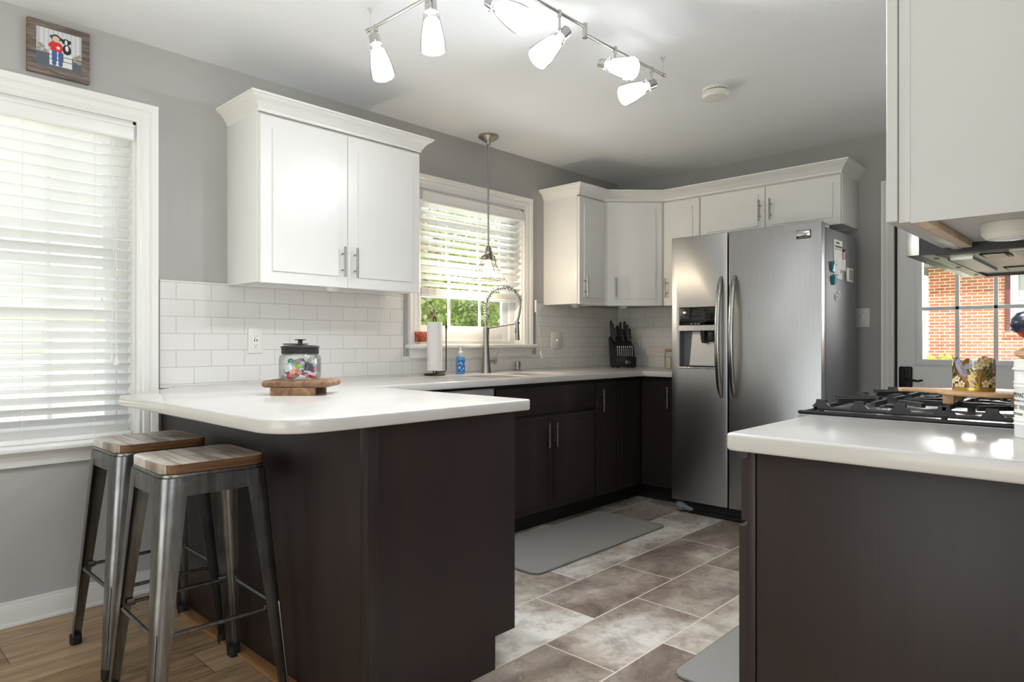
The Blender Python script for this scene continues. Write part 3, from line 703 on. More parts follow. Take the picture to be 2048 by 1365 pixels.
# range-side run
t = thing('base_cabinet', 'dark base cabinet end in right foreground beside the range', 'cabinet', (-3.05, -2.9, 0))
obj('body', B().box(-3.254, -3.2195, .105, -2.812, -2.607, .875).box(-3.254, -3.2195, 0, -2.812, -2.68, .105), m_dark, t, world=True)
obj('end_panel', B().box(-3.270, -3.2195, 0, -3.2545, -2.609, .875, .001), m_dark, t, world=True)
obj('face_frame', B().box(-3.272, -2.6065, .105, -2.812, -2.5885, .875, .001), m_dark, t, world=True)
M_ = T(-2.815+3.05, -2.588+2.9, 0) @ RZ(PI)
for nm, z, hh, tt in (('drawer', .716, .140, .0165), ('door', .118, .588, .0215)):
    f = obj(nm, B(M_).shaker(.004, z, .446, hh, tt, .04 if nm == 'drawer' else .06, .006, -.0005), m_dark, t)
    obj('handle', (B(M_).cyl((.16, -.05, z+hh/2), (.30, -.05, z+hh/2), .006, seg=12).cyl((.19, -.016, z+hh/2), (.19, -.05, z+hh/2), .004, seg=8).cyl((.27, -.016, z+hh/2), (.27, -.05, z+hh/2), .004, seg=8)) if nm == 'drawer' else bar_handle(B(M_), .05, .62, .145, -.02), m_nickel, f)
b = B().prism([(-2.8035, -3.2195), (-2.8035, -2.556)] + arc(-3.297, -2.574, .018, 90, 180, 4) + [(-3.315, -3.2195)], .876, .914, .006, 3)
tag(obj('countertop', b, m_quartz, smooth=40), 'short white quartz countertop in right foreground next to the range', 'countertop')

t = thing('wall_cabinet', 'white wall cabinet end in upper right foreground', 'cabinet', (-3.05, -3.05, 1.334))
obj('body', B().box(-3.288, -3.2195, 1.348, -2.806, -2.909, 2.10), m_cab_darker, t, world=True)
obj('end_panel', B().box(-3.291, -3.2195, 1.332, -3.2885, -2.9085, 2.10), m_cab_darker, t, world=True)
obj('face_frame', B().box(-3.293, -2.9085, 1.334, -2.806, -2.8895, 2.10, .001), m_cab_darker, t, world=True)
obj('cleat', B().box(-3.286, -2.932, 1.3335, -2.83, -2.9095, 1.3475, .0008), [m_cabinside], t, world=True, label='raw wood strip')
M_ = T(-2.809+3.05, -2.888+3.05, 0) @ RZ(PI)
f = obj('door', B(M_).shaker(.004, .004, .478, .755, .0195, .066, .008, -.0005), m_cab_darker, t)
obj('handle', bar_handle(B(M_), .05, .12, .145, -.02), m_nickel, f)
cabinet('wall_cabinet', 'short white wall cabinet above the range hood', (-2.042, -2.889, 1.462), PI, .760, .638, .330,
    [dict(x=.004, z=.004, w=.374, h=.628), dict(x=.382, z=.004, w=.374, h=.628)], m_white)

# range
t = thing('gas_range', 'stainless gas range with black cast-iron grates', 'range', (-2.42, -2.87, 0))
X0, X1, Yb, Yf = -2.800, -2.040, -3.215, -2.545
obj('body', B().box(X0, Yb, .06, X1, Yf, .884, .004), m_steel_h, t, world=True)
obj('toe_kick', B().box(X0+.02, Yb+.02, 0, X1-.02, Yf-.05, .06), m_black, t, world=True)
f = obj('oven_door', B().box(X0+.006, Yf, .20, X1-.006, Yf+.035, .74, .005), m_steel_h, t, world=True)
obj('glass', B().box(X0+.12, Yf+.035, .33, X1-.12, Yf+.037, .60), m_black, f, world=True)
obj('handle', B().tube([(X0+.06, Yf+.036, .69), (X0+.07, Yf+.075, .69), (X1-.07, Yf+.075, .69), (X1-.06, Yf+.036, .69)], .012), m_handle, f, world=True)
obj('control_panel', B().box(X0, Yf, .76, X1, Yf+.028, .884, .006), m_steel_h, t, world=True)
for k in range(5): obj('knob', B().lathe([(0, 0), (.026, 0), (.026, .006), (.02, .01), (.018, .03), (0, .031)], (X0+.1+.14*k, Yf+.0285, .82), 20, (0, 1, 0)), m_black, t, world=True)
obj('cooktop', B().box(X0+.001, Yb+.002, .8845, X1-.001, Yf+.022, .915, .004).box(X0+.022, Yb+.03, .915, X1-.022, Yf+.004, .9165), [m_steel_h], t, world=True)
obj('edge_trim', B().box(X0-.0008, Yb+.002, .9152, X0+.02, Yf+.022, .923, .002).box(X1-.02, Yb+.002, .9152, X1-.001, Yf+.022, .923, .002).box(X0+.02, Yf+.006, .9152, X1-.02, Yf+.022, .921, .002), m_black, t, world=True)
for cx, cy in ((-2.615, -2.705), (-2.615, -3.03), (-2.225, -2.705), (-2.225, -3.03)):
    q = obj('burner', B().lathe([(.052, .9165), (.05, .922), (.036, .924), (.034, .932), (0, .932)], (cx, cy, 0), 28), m_steel_h, t, world=True)
    obj('burner_cap', B().lathe([(.038, .932), (.04, .935), (.038, .939), (.0, .940)], (cx, cy, 0), 28), m_iron, q, world=True)
for gx0, gx1 in ((-2.782, -2.435), (-2.405, -2.058)):
    b = B(); gy0, gy1 = -3.175, -2.558; zb, zt = .926, .955; xm = (gx0+gx1)/2
    for x in (gx0, gx1-.014): b.box(x, gy0, zb, x+.014, gy1, zb+.010, .003)
    for y in (gy0, gy1-.014): b.box(gx0, y, zb, gx1, y+.014, zb+.010, .003)
    for x in (gx0, gx1-.014):
        for k in range(7):
            y = gy0+.02+(gy1-gy0-.04)*k/6
            P = [(y-.024, zb+.009), (y-.013, zt-.009), (y-.012, zt), (y+.012, zt), (y+.013, zt-.009), (y+.024, zb+.009)]
            b.add([(x, p, z) for p, z in P]+[(x+.014, p, z) for p, z in P], [tuple(range(6)), tuple(range(6, 12))[::-1]]+[(i, (i+1) % 6, 6+(i+1) % 6, 6+i) for i in range(6)])
    for cy in (-2.705, -3.03):
        for dx, dy in ((1, 0), (-1, 0), (0, 1), (0, -1), (.72, .7), (-.72, .7), (.72, -.7), (-.72, -.7)):
            L0 = .045; L1 = .16 if dx*dy == 0 else .15
            if dx and not dy: L1 = (gx1-gx0)/2-.01
            d = Vector((dx, dy, 0)).normalized(); p = Vector((-d.y, d.x, 0))*.0055; c = Vector((xm, cy, 0))
            A, E_ = c+d*L0, c+d*L1
            if E_.y > gy1: E_.y = gy1-.005
            if E_.y < gy0: E_.y = gy0+.005
            v = [A-p, A+p, E_+p, E_-p]
            b.add([(q.x, q.y, zt-.012) for q in v]+[(q.x, q.y, zt) for q in v], [(3, 2, 1, 0), (4, 5, 6, 7), (0, 1, 5, 4), (1, 2, 6, 5), (2, 3, 7, 6), (3, 0, 4, 7)])
    ym = (gy0+gy1)/2; b.box(gx0, ym-.006, zt-.012, gx1, ym+.006, zt, .002)
    for y in (gy0+.02, ym, gy1-.02):
        for x in (gx0+.002, gx1-.012): b.box(x, y-.006, .9168, x+.010, y+.006, zb+.002)
    obj('grate', b, m_iron, t, world=True)

# hood
t = thing('range_hood', 'stainless range hood with dark sides tucked under the upper right cabinets', 'range hood', (-2.42, -3.0, 1.4))
obj('front_lip', B().box(-2.800, -2.818, 1.327, -2.040, -2.788, 1.461, .0015), m_steel_h, t, world=True)
obj('body', B().box(-2.799, -3.2195, 1.345, -2.041, -2.8185, 1.461).box(-2.799, -3.2195, 1.327, -2.794, -2.8185, 1.345).box(-2.046, -3.2195, 1.327, -2.041, -2.8185, 1.345), m_black, t, world=True)
obj('underside', B().box(-2.794, -2.848, 1.327, -2.046, -2.8185, 1.345).box(-2.794, -3.2195, 1.334, -2.046, -2.8485, 1.345).box(-2.62, -2.90, 1.328, -2.22, -2.8495, 1.3345), m_steel_h, t, world=True)
obj('recess_shadow', B().box(-2.792, -3.215, 1.3325, -2.705, -2.855, 1.3345), m_black, t, world=True)  # black strip stands in for the shadow inside the hood underside
for x in (-2.70, -2.42, -2.14): obj('screw', B().lathe([(0, -.0015), (.006, -.001), (.006, 0)], (x, -2.835, 1.327), 12), m_black, t, world=True)
for x, y in ((-2.62, -2.95), (-2.22, -2.95)):
    q = obj('light_frame', B().box(x-.05, y-.03, 1.3315, x+.05, y+.03, 1.334, .001), m_black, t, world=True)
    obj('lens', B().box(x-.042, y-.022, 1.330, x+.042, y+.022, 1.3318), m_plate, q, world=True)
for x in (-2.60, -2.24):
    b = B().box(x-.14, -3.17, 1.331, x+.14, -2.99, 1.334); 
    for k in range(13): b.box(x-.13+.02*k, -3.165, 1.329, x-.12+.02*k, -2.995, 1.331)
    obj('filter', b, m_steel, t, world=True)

# fridge
t = thing('refrigerator', 'stainless side-by-side refrigerator with ice and water dispenser', 'refrigerator', (-.46, -1.435, 0))
obj('body', B().box(-.705, -1.906, .045, -.145, -.966, 1.772, .004), m_fside, t, world=True)
obj('door_seal', B().box(-.716, -1.895, .09, -.705, -.975, 1.765), m_dark_gap, t, world=True)
hole = [(1.018, .952), (1.267, .952), (1.267, 1.337), (1.018, 1.337)]
dl = obj('door', B(MBk).prism(rr(.963, .085, 1.350, 1.797, .006, 2), .7165, .780, .004, 2, holes=[hole]), m_steel, t, world=True, smooth=30)
dr = obj('door', B(MBk).prism(rr(1.359, .085, 1.908, 1.797, .006, 2), .7165, .780, .004, 2), m_steel, t, world=True, smooth=30)
obj('dispenser_recess', B().box(-.7225, -1.267, .952, -.7170, -1.018, 1.337).box(-.778, -1.022, .954, -.7225, -1.0183, 1.336).box(-.778, -1.2667, .954, -.7225, -1.263, 1.336).box(-.778, -1.263, .9525, -.7225, -1.022, .958), m_fside, dl, world=True)
obj('dispenser_back', B().add([(-.7235, -1.262, 1.19), (-.7235, -1.085, 1.19), (-.745, -1.073, .96), (-.745, -1.262, .96), (-.7230, -1.262, .96), (-.7230, -1.073, .96)], [(0, 1, 2, 3), (0, 3, 4), (1, 5, 2)]), m_steel_h, dl, world=True)
obj('control_panel', B().box(-.784, -1.2665, 1.223, -.735, -1.0185, 1.3365, .003), plain('gloss_black_panel', (10, 11, 13), .06), dl, world=True)
b = B()
for y in (-1.108, -1.135, -1.158): b.box(-.7846, y-.008, 1.231, -.7838, y+.008, 1.2335)
obj('control_marks', b, m_plate, dl, world=True)
b = B()
for k in range(9):
    u0 = 1.0185+.248*k/9; u1 = 1.0185+.248*(k+1)/9
    f_ = lambda u: -.785-.008*math.sin(PI*(u-1.0185)/.248)
    b.add([(f_(u0), -u0, 1.188), (f_(u1), -u1, 1.188), (f_(u1), -u1, 1.222), (f_(u0), -u0, 1.222), (-.74, -u0, 1.188), (-.74, -u1, 1.188), (-.74, -u1, 1.222), (-.74, -u0, 1.222)],
          [(0, 1, 2, 3), (0, 1, 5, 4), (3, 2, 6, 7), (4, 5, 6, 7)] + ([(0, 3, 7, 4)] if k == 0 else []) + ([(1, 2, 6, 5)] if k == 8 else []))
obj('dispenser_ledge', b, m_steel_h, dl, world=True)
obj('nozzle', B().cyl((-.758, -1.180, 1.19), (-.756, -1.180, 1.12), .024, .017).cyl((-.756, -1.18, 1.12), (-.756, -1.18, 1.108), .014), m_black, dl, world=True)
obj('paddle', B().box(-.764, -1.245, 1.115, -.75, -1.213, 1.188, .003), m_black, dl, world=True)
obj('drip_tray', B().box(-.785, -1.262, .958, -.73, -1.022, .964, .002), m_black, dl, world=True)
obj('dispenser_trim', B().box(-.784, -1.270, .944, -.7795, -1.015, .953, .002), m_chrome, dl, world=True)
for dd, y in ((dl, -1.311), (dr, -1.400)):
    pts = []; rs = []
    for k in range(25):
        u = k/24; pts.append((-.779-.062*math.sin(PI*u)**.55, y, .768+.754*u)); e = min(1, .55+1.6*math.sin(PI*u)); rs.append((.017*e, .0095*e))
    obj('handle', B().tube(pts, rs, 14, flat=(0, 1, 0)), m_handle, dd, world=True)
b = B(); b.box(-.7825, -1.851, 1.706, -.7798, -1.769, 1.755, .001); bd = obj('badge', b, plain('badge_dark', (72, 58, 48), .3, .6), dr, world=True)
obj('badge_plate', B().box(-.7832, -1.845, 1.722, -.7822, -1.771, 1.752, .0005), m_chrome, bd, world=True)
Mt = Matrix(((0, 0, -1, -.7834), (-1, 0, 0, -1.808), (0, 1, 0, 1.736), (0, 0, 0, 1)))
obj('lettering', B().text('FRIGIDAIRE', .0125, Mt, .0002), plain('badge_letter', (120, 108, 100), .4), bd, world=True)
Mt = Matrix(((0, 0, -1, -.7828), (-1, 0, 0, -1.810), (0, 1, 0, 1.7138), (0, 0, 0, 1)))
obj('lettering', B().text('G A L L E R Y', .0085, Mt, .0002), m_plate, bd, world=True)
obj('hinge_cover', B().box(-.755, -1.900, 1.7725, -.62, -1.83, 1.797, .006).box(-.7155, -1.040, 1.7725, -.62, -.97, 1.797, .006), m_fside, t, world=True)
obj('base_grille', B().box(-.745, -1.89, .02, -.706, -1.03, .082).box(-.752, -1.88, .030, -.744, -1.10, .036).box(-.752, -1.88, .046, -.744, -1.10, .052).box(-.752, -1.88, .062, -.744, -1.10, .068), m_black, t, world=True)
obj('foot_cover', B().ball((-.742, -1.008, .040), .034, 16, (1, 1.15, 1)).tube([(-.742, -1.03, .040), (-.744, -1.065, .030), (-.742, -1.10, .026)], [.026, .018, .013]), m_fside, t, world=True)
obj('kick_bar', B().box(-.753, -1.88, .006, -.735, -1.07, .026, .005), m_rubber, t, world=True)
obj('foot', B().cyl((-.65, -1.05, 0), (-.65, -1.05, .046), .02).cyl((-.65, -1.82, 0), (-.65, -1.82, .046), .02).cyl((-.2, -1.05, 0), (-.2, -1.05, .046), .02).cyl((-.2, -1.82, 0), (-.2, -1.82, .046), .02), m_black, t, world=True)
# things stuck to the fridge side
yf = -1.9063
t = tag(obj('notepad', B().box(-.579, yf-.004, 1.487, -.432, yf, 1.716, .001), m_paper), 'long white magnetic notepad on the fridge side', 'notepad')
b = B()
for x0, x1, z in ((-.545, -.49, 1.700), (-.56, -.445, 1.678)):
    x = x0
    while x < x1: w_ = .006+.006*rnd.random(); b.box(x, yf-.0048, z-.006, x+w_, yf-.0039, z+.005); x += w_+.003
b.box(-.56, yf-.0048, 1.660, -.445, yf-.0039, 1.663)
obj('printing', b, m_matte, t)
obj('printed_leaf', B().add(*(lambda P: (P+[(x, yf-.0037, z) for x, y, z in P], [tuple(range(12)), tuple(range(12, 24))[::-1]]))([(-.455+.010*math.cos(k*PI/6), yf-.0048, 1.535+.014*math.sin(k*PI/6)) for k in range(12)])), plain('leaf_print', (120, 130, 110), .8), t)
def clip(label, x, z, tilt):
    t = thing('magnet_clip', label, 'clip', (x, yf, z), 0, 'teal magnetic clips')
    M_ = RY(tilt)
    obj('jaw', B(M_).add([(-.026, -.002, .026), (.026, -.002, .026), (.020, -.002, -.03), (-.014, -.002, -.03), (-.026, -.024, .024), (.026, -.022, .024), (.020, -.012, -.03), (-.014, -.012, -.03)], [(0, 1, 2, 3), (4, 5, 6, 7), (0, 1, 5, 4), (1, 2, 6, 5), (2, 3, 7, 6), (3, 0, 4, 7)]), plain('teal_plastic', (52, 150, 160), .3), t)
    obj('magnet', B(M_).box(-.018, -.0019, -.01, .018, 0, .02), m_matte, t)
    obj('spring', B(M_).cyl((-.022, -.018, .014), (.022, -.018, .014), .005, seg=10), m_nickel, t)
clip('upper teal magnetic clip left of the fridge notepad', -.606, 1.552, .15)
clip('lower teal magnetic clip under the fridge notepad corner', -.590, 1.478, -.25)
t = thing('magnet', 'pink round magnet with black cap on fridge notepad edge', 'magnet', (-.415, yf, 1.635))
obj('face', B().lathe([(0, .016), (.012, .015), (.022, .010), (.024, .0045), (.0, .0045)], (0, 0, 0), 24, (0, -1, 0)), plain('pale_pink', (206, 160, 162), .5), t)
obj('mouth', B().lathe([(0, .0175), (.008, .0165), (.009, .014)], (0, 0, -.004), 16, (0, -1, 0)), plain('dark_red', (120, 44, 54), .5), t)
obj('cap', B().box(-.016, -.014, .019, .016, -.004, .036, .004), m_matte, t)
t = tag(obj('magnet_strip', B().box(-.428, yf-.003, 1.545, -.365, yf, 1.615, .001), m_paper), 'narrow white strip magnet beside the fridge notepad', 'magnet')
t = thing('thermometer', 'small white square thermometer magnet on the fridge side', 'thermometer', (-.305, yf, 1.525))
obj('case', B().box(-.055, -.012, -.042, .055, 0, .042, .004), m_plate, t); obj('screen', B().box(-.036, -.0135, -.030, .040, -.012, .030, .001), plain('lcd', (150, 146, 138), .3), t)
for lb, x, z in (('lower clear ring magnet below the fridge clips', -.535, 1.378), ('upper clear ring magnet below the fridge clips', -.49, 1.398)):
    tag(obj('ring_magnet', B().lathe([(.012, 0), (.019, 0), (.019, .006), (.012, .006), (.012, 0)], (x, yf, z), 20, (0, -1, 0)), m_plate), lb, 'magnet', 'ring magnets on the fridge')
# ------------------------------------------------------------------ stools
def rsq(h, r, n=6): return rr(-h, -h, h, h, r, n)
def by_normal(b, fn):
    """material index per face from its normal"""
    for i, f in enumerate(b.f):
        p = [b.v[k] for k in f]; n = Vector((0, 0, 0))
        for j in range(len(p)):
            a, c = p[j], p[(j+1) % len(p)]; n += Vector(((a.y-c.y)*(a.z+c.z), (a.z-c.z)*(a.x+c.x), (a.x-c.x)*(a.y+c.y)))
        if n.length: b.m[i] = fn(n.normalized())
    return b
def make_stool(label, loc, rz):
    t = thing('bar_stool', label, 'stool', loc, rz, 'bar stools at the peninsula')
    b = B().prism(rsq(.153, .045), .733, .761, .002, 2)
    obj('seat', by_normal(b, lambda n: 0 if n.z > .6 or n.x < -.75 else 1), [m_seat, m_seat_edge], t, smooth=30)
    fr = B().prism(rsq(.155, .047), .718, .7325, .002, 2)
    for s in (-1, 1):
        fr.box(-.105, s*.157-.001, .668, .105, s*.157+.001, .722).box(s*.157-.001, -.105, .668, s*.157+.001, .105, .722)
    obj('seat_frame', fr, m_gun, t)
    br = B()
    for s in (-1, 1): br.tube([(-.135, -.135*s, .655), (.135, .135*s, .655)], [(.004, .012)]*2, 8, flat=(0, 0, 1))
    obj('brace', br, m_gun, t)
    for sx in (-1, 1):
        for sy in (-1, 1):
            b = B(); rings = []; H = [.0, .03, .12, .25, .40, .55, .66, .722]
            for z in H:
                u = z/.722; c = .206+(.157-.206)*u; w = .034+(.074-.034)*u**1.1; r = .016+(.040-.016)*u; th = .0022
                def sec(c, r, w, o):
                    c -= o; r = max(.002, r-o); P = [(c-w, c)]
                    P += [(c-r+r*math.cos(a), c-r+r*math.sin(a)) for a in [PI/2*(1-k/6) for k in range(7)]]
                    return P + [(c, c-w)]
                ring = sec(c, r, w, 0) + sec(c, r, w-th, th)[::-1]
                rings.append([(sx*p[0], sy*p[1], z) for p in ring])
            m = len(rings[0])
            b.add([p for R_ in rings for p in R_], [(i*m+k, i*m+(k+1) % m, (i+1)*m+(k+1) % m, (i+1)*m+k) for i in range(len(H)-1) for k in range(m)] + [tuple(range(m)), tuple(range((len(H)-1)*m, len(H)*m))[::-1]])
            lg = obj('leg', b, m_gun, t, smooth=40)
            # pressed rib down the outer corner
            b = B(); cs = lambda z: .206+(.157-.206)*z/.722 - .30*(.016+(.040-.016)*z/.722)
            b.tube([(sx*cs(z), sy*cs(z), z) for z in (.03, .2, .29, .30)], [.0035, .004, .0045, .001], 8); obj('rib', b, m_gun, lg)
            obj('foot_cap', B().prism([(sx*(.206+.002)*1-sx*(.206-q[0]) if 0 else sx*(.1905+q[0]), sy*(.1905+q[1])) for q in rsq(.0185, .012, 4)], 0, .034, .003), m_rubber, lg)
    zr = .285; c = .206+(.157-.206)*zr/.722
    for sx in (-1, 1):
        a = c-.010; L = c-.052
        for pts in ([(sx*a, -L, zr), (sx*a, -L+.035, zr), (sx*a, L-.035, zr), (sx*a, L, zr)], [(-L, sx*a, zr), (-L+.035, sx*a, zr), (L-.035, sx*a, zr), (L, sx*a, zr)]):
            b = B().tube(pts, .0065, 10)
            for e, q in ((pts[0], pts[1]), (pts[3], pts[2])):
                e = Vector(e); q = Vector(q); d = (q-e).normalized(); b.tube([e-d*.020, e+d*.004], [(.011, .003)]*2, 8, flat=(0, 0, 1))
            obj('footrest', b, m_gun, t)
    return t
s1 = make_stool('metal bar stool with whitewashed wood seat nearest the left window', (-3.822, -.548, 0), 0)
dup(s1, (-3.847, -1.062, 0), math.radians(-1.5), 'metal bar stool with whitewashed wood seat in front, nearest the camera')

# ------------------------------------------------------------------ lamps
t = thing('track_light', 'brushed nickel zigzag ceiling track light with six lit heads', 'ceiling light', (-2.87, -1.615, 2.44))
obj('canopy', B().lathe([(0, 2.4395), (.062, 2.4395), (.062, 2.425), (.05, 2.418), (0, 2.416)], (-2.91, -1.615, 0), 32).cyl((-2.91, -1.615, 2.37), (-2.91, -1.615, 2.418), .008), m_track, t, world=True)
zr2, zr1 = 2.362, 2.335
obj('rod', B().cyl((-3.165, -1.615, zr2), (-2.575, -1.615, zr2), .0062, seg=14), m_track, t, world=True)
obj('rod', B().cyl((-2.575, -1.612, zr1), (-1.985, -1.612, zr1+.012), .0062, seg=14).cyl((-1.985, -1.612, zr1+.012), (-1.968, -1.612, zr1+.0124), .0085, seg=14), m_track, t, world=True)
obj('rod', B().cyl((-3.168, -1.615, zr1+.012), (-3.168, -1.000, zr1+.012), .0062, seg=14).cyl((-3.168, -1.000, zr1+.012), (-3.168, -.985, zr1+.012), .0085, seg=14), m_track, t, world=True)
for p in ((-2.575, -1.6135), (-3.166, -1.615)): obj('joint', B().cyl((*p, zr1-.016), (*p, zr2+.014), .0105, seg=16), m_track, t, world=True)
for p in ((-3.155, -.99, 2.44), (-1.955, -1.596, 2.44)):
    obj('ceiling_anchor', B().cyl((p[0], p[1], 2.4395), (p[0], p[1], zr1+.012), .003, seg=8).lathe([(0, 2.4395), (.012, 2.4395), (.006, 2.43), (.003, 2.42)], (p[0], p[1], 0), 14).cyl((p[0], p[1], zr1+.012), (p[0] if p[0] > -3 else -3.168, -1.612 if p[0] > -3 else p[1], zr1+.012), .003, seg=8), m_clear, t, world=True)
HEADS = [((-3.168, -1.045), (-3.160, -1.022, 2.318), (-.06, -.40, -.92)), ((-3.168, -1.36), (-3.150, -1.356, 2.345), (-.05, -.14, -.99)), ((-3.03, -1.615), (-3.064, -1.569, 2.300), (-.02, -.79, -.61)),
         ((-2.735, -1.615), (-2.700, -1.622, 2.302), (-.69, .14, -.71)), ((-2.365, -1.612), (-2.396, -1.562, 2.285), (-.17, -.90, -.41)), ((-2.080, -1.612), (-2.052, -1.606, 2.288), (-.86, .23, -.45))]
for (rx, ry), A, d in HEADS:
    A = Vector(A); d = Vector(d).normalized(); rz_ = zr2 if -3.1 < rx < -2.6 else zr1+.008
    piv = A+d*.022
    b = B().cyl((rx, ry, rz_), (rx, ry, max(piv.z+.012, rz_-.075)), .005, seg=10).cyl((rx, ry, rz_+.008), (rx, ry, rz_-.016), .0085, seg=12)
    b.tube([(rx, ry, max(piv.z+.012, rz_-.075)), tuple((Vector((rx, ry, piv.z+.004))+piv)/2), tuple(piv)], .0045, 8)
    b.lathe([(0, 0), (.0205, 0), (.022, .002), (.022, .05), (.018, .054), (0, .054)], A, 24, d)
    hd = obj('lamp_head', b, m_track, t, world=True)
    pr = [(.0245, .078), (.029, .084), (.0325, .105), (.0365, .130), (.039, .150), (.040, .164), (.039, .171)]
    obj('outer_glass', B().lathe([(.0225, .052), (.0275, .052), (.030, .058), (.031, .072), (.0335, .088), (.0375, .112), (.042, .140), (.0450, .165), (.0462, .190), (.0445, .190), (.0432, .165), (.040, .140), (.0355, .112), (.0315, .088), (.029, .072), (.028, .060)], A, 28, d), m_clear, hd, world=True)
    obj('glass_shade', B().lathe([(.0, .076)] + pr + [(.036, .174), (.0, .170)], A, 28, d), m_frost, hd, world=True)
    b = B(); o1 = d.orthogonal().normalized(); 
    for k in range(3):
        a = o1*math.cos(k*2.094)+d.cross(o1)*math.sin(k*2.094); b.cyl(A+d*.050+a*.017, A+d*.050+a*.036, .0028, seg=8)
    obj('thumb_screw', b, m_track, hd, world=True)
    sl = bpy.data.lights.new('lamp_beam', 'SPOT'); sl.energy = 21; sl.color = (.92, .96, 1); sl.spot_size = 2.7; sl.spot_blend = 1; sl.shadow_soft_size = .035
    so = bpy.data.objects.new('lamp_beam', sl); C.objects.link(so); so.parent = hd; so.location = A+d*.20-t.location; so.rotation_euler = d.to_track_quat('-Z', 'Y').to_euler()
t = thing('pendant_lamp', 'wire cage pendant lamp with lit bulb hanging over the sink', 'pendant', (-1.688, -.165, 2.44))
obj('canopy', B().lathe([(0, -.0005), (.064, -.0005), (.065, -.012), (.058, -.018), (.034, -.032), (.014, -.044), (.012, -.056), (0, -.056)], (0, 0, 0), 36), m_nickel, t)
obj('stem', B().cyl((0, 0, -.05), (0, 0, -.715), .0058, seg=14).cyl((0, 0, -.056), (0, 0, -.075), .009, seg=14), m_nickel, t)
obj('socket', B().lathe([(0, -.705), (.012, -.708), (.020, -.722), (.021, -.738), (.026, -.744), (.027, -.762), (.024, -.768), (.027, -.772), (.029, -.800), (0, -.800)], (0, 0, 0), 24).ball((.030, 0, -.753), .007, 10), m_nickel, t)
obj('bulb', B().lathe([(.013, -.800), (.014, -.81), (.022, -.828), (.029, -.850), (.027, -.868), (.016, -.882), (0, -.886)], (0, 0, 0), 24), m_bulb, t)
b = B(); rg = [(.042, -.775), (.052, -.83), (.082, -.868), (.108, -.925)]
b2 = [( .040, -.760)] + rg
for r, z in rg[1:]: b.tube([(r*math.cos(k*PI/18), r*math.sin(k*PI/18), z) for k in range(36)], .0021, 6, closed=True)
b.tube([(.042*math.cos(k*PI/12), .042*math.sin(k*PI/12), -.775) for k in range(24)], .0021, 6, closed=True)
for k in range(10):
    a = k*PI/5; P = [(.026, -.765), (.042, -.775), (.047, -.80), (.053, -.83), (.070, -.85), (.084, -.87), (.098, -.897), (.108, -.925)]
    b.tube([(r*math.cos(a), r*math.sin(a), z) for r, z in P], .0019, 6)
obj('wire_cage', b, m_cage, t)
lp = bpy.data.lights.new('pendant_bulb', 'POINT'); lp.energy = 8; lp.color = (1, .82, .6); lp.shadow_soft_size = .03
lo = bpy.data.objects.new('pendant_bulb', lp); C.objects.link(lo); lo.parent = t; lo.location = (0, 0, -.905)
t = thing('smoke_detector', 'round white smoke detector on the ceiling', 'smoke detector', (-1.435, -1.60, 2.44))
obj('base', B().lathe([(0, -.0005), (.066, -.0005), (.067, -.012), (.063, -.016), (0, -.016)], (0, 0, 0), 36), m_plate, t)
b = B().lathe([(.052, -.016), (.056, -.020), (.070, -.024), (.071, -.040), (.062, -.052), (.03, -.056), (0, -.056)], (0, 0, 0), 36); obj('cover', b, m_plate, t)
b = B()
for k in range(18):
    a = k*PI/9; b.box(.0, 0, 0, 0, 0, 0) if 0 else b.cyl((.0545*math.cos(a), .0545*math.sin(a), -.0175), (.0545*math.cos(a+.2), .0545*math.sin(a+.2), -.0175), .0015, seg=6)
obj('vents', b, m_matte, t)
def puck(label, x, y, z, r=.034, h=.012):
    t = thing('puck_light', label, 'puck light', (x, y, z), 0, 'under-cabinet puck lights')
    obj('housing', B().lathe([(0, -.0003), (r, -.0003), (r*1.03, -.004), (r, -h*.7), (r*.8, -h), (0, -h*.95)], (0, 0, 0), 28), m_plate, t)
    obj('lens', B().lathe([(0, -h-.003), (r*.5, -h-.002), (r*.62, -h+.001), (0, -h+.002)], (0, 0, 0), 24), m_vinyl, t)
    return t
puck('white puck light under the large left wall cabinet', -2.84, -.20, zc+.018, .034, .030)
puck('white puck light under the narrow cabinet right of sink window', -.72, -.12, zc+.018, .034, .030)
puck('white puck light under the diagonal corner cabinet', -.36, -.30, zc+.018, .034, .030)
puck('white puck light under the upper right foreground cabinet', -3.065, -3.03, 1.348, .047, .032)

# ------------------------------------------------------------------ wall fittings
def wall_plate(name, label, cat, M_, w=.078, h=.124, kind='outlet', loc=(0, 0, 0)):
    t = thing(name, label, cat, loc)
    obj('plate', B(M_).box(-w/2, -.0065, -h/2, w/2, -.0002, h/2, .003), m_plate, t)
    if kind == 'outlet':
        obj('receptacle', B(M_).box(-.018, -.0085, -.034, .018, -.0064, .034, .002), m_trim, t)
        b = B(M_)
        for s in (-1, 1):
            for x in (-.0065, .0065): b.box(x-.001, -.0088, s*.022-.004, x+.001, -.0084, s*.022+.004)
            b.cyl((0, -.0088, s*.022-.010), (0, -.0084, s*.022-.010), .0022, seg=8)
        for x in (-.006, .007): b.box(x-.0022, -.0088, -.006, x+.0022, -.0084, .006)
        obj('slots', b, m_matte, t)
    elif kind == 'dimmer':
        obj('knob', B(M_).lathe([(0, .018), (.008, .018), (.010, .010), (.011, .006), (0, .006)], (0, 0, 0), 20, (0, -1, 0)), m_trim, t)
    else:
        obj('toggle', B(M_).box(-.005, -.020, -.002, .005, -.006, .010, .002).box(-.012, -.008, -.017, .012, -.0064, .017, .001), m_trim, t)
    obj('screw', B(M_).cyl((0, -.0075, h/2-.014), (0, -.006, h/2-.014), .003, seg=8).cyl((0, -.0075, -h/2+.014), (0, -.006, -h/2+.014), .003, seg=8), m_trim, t)
    return t
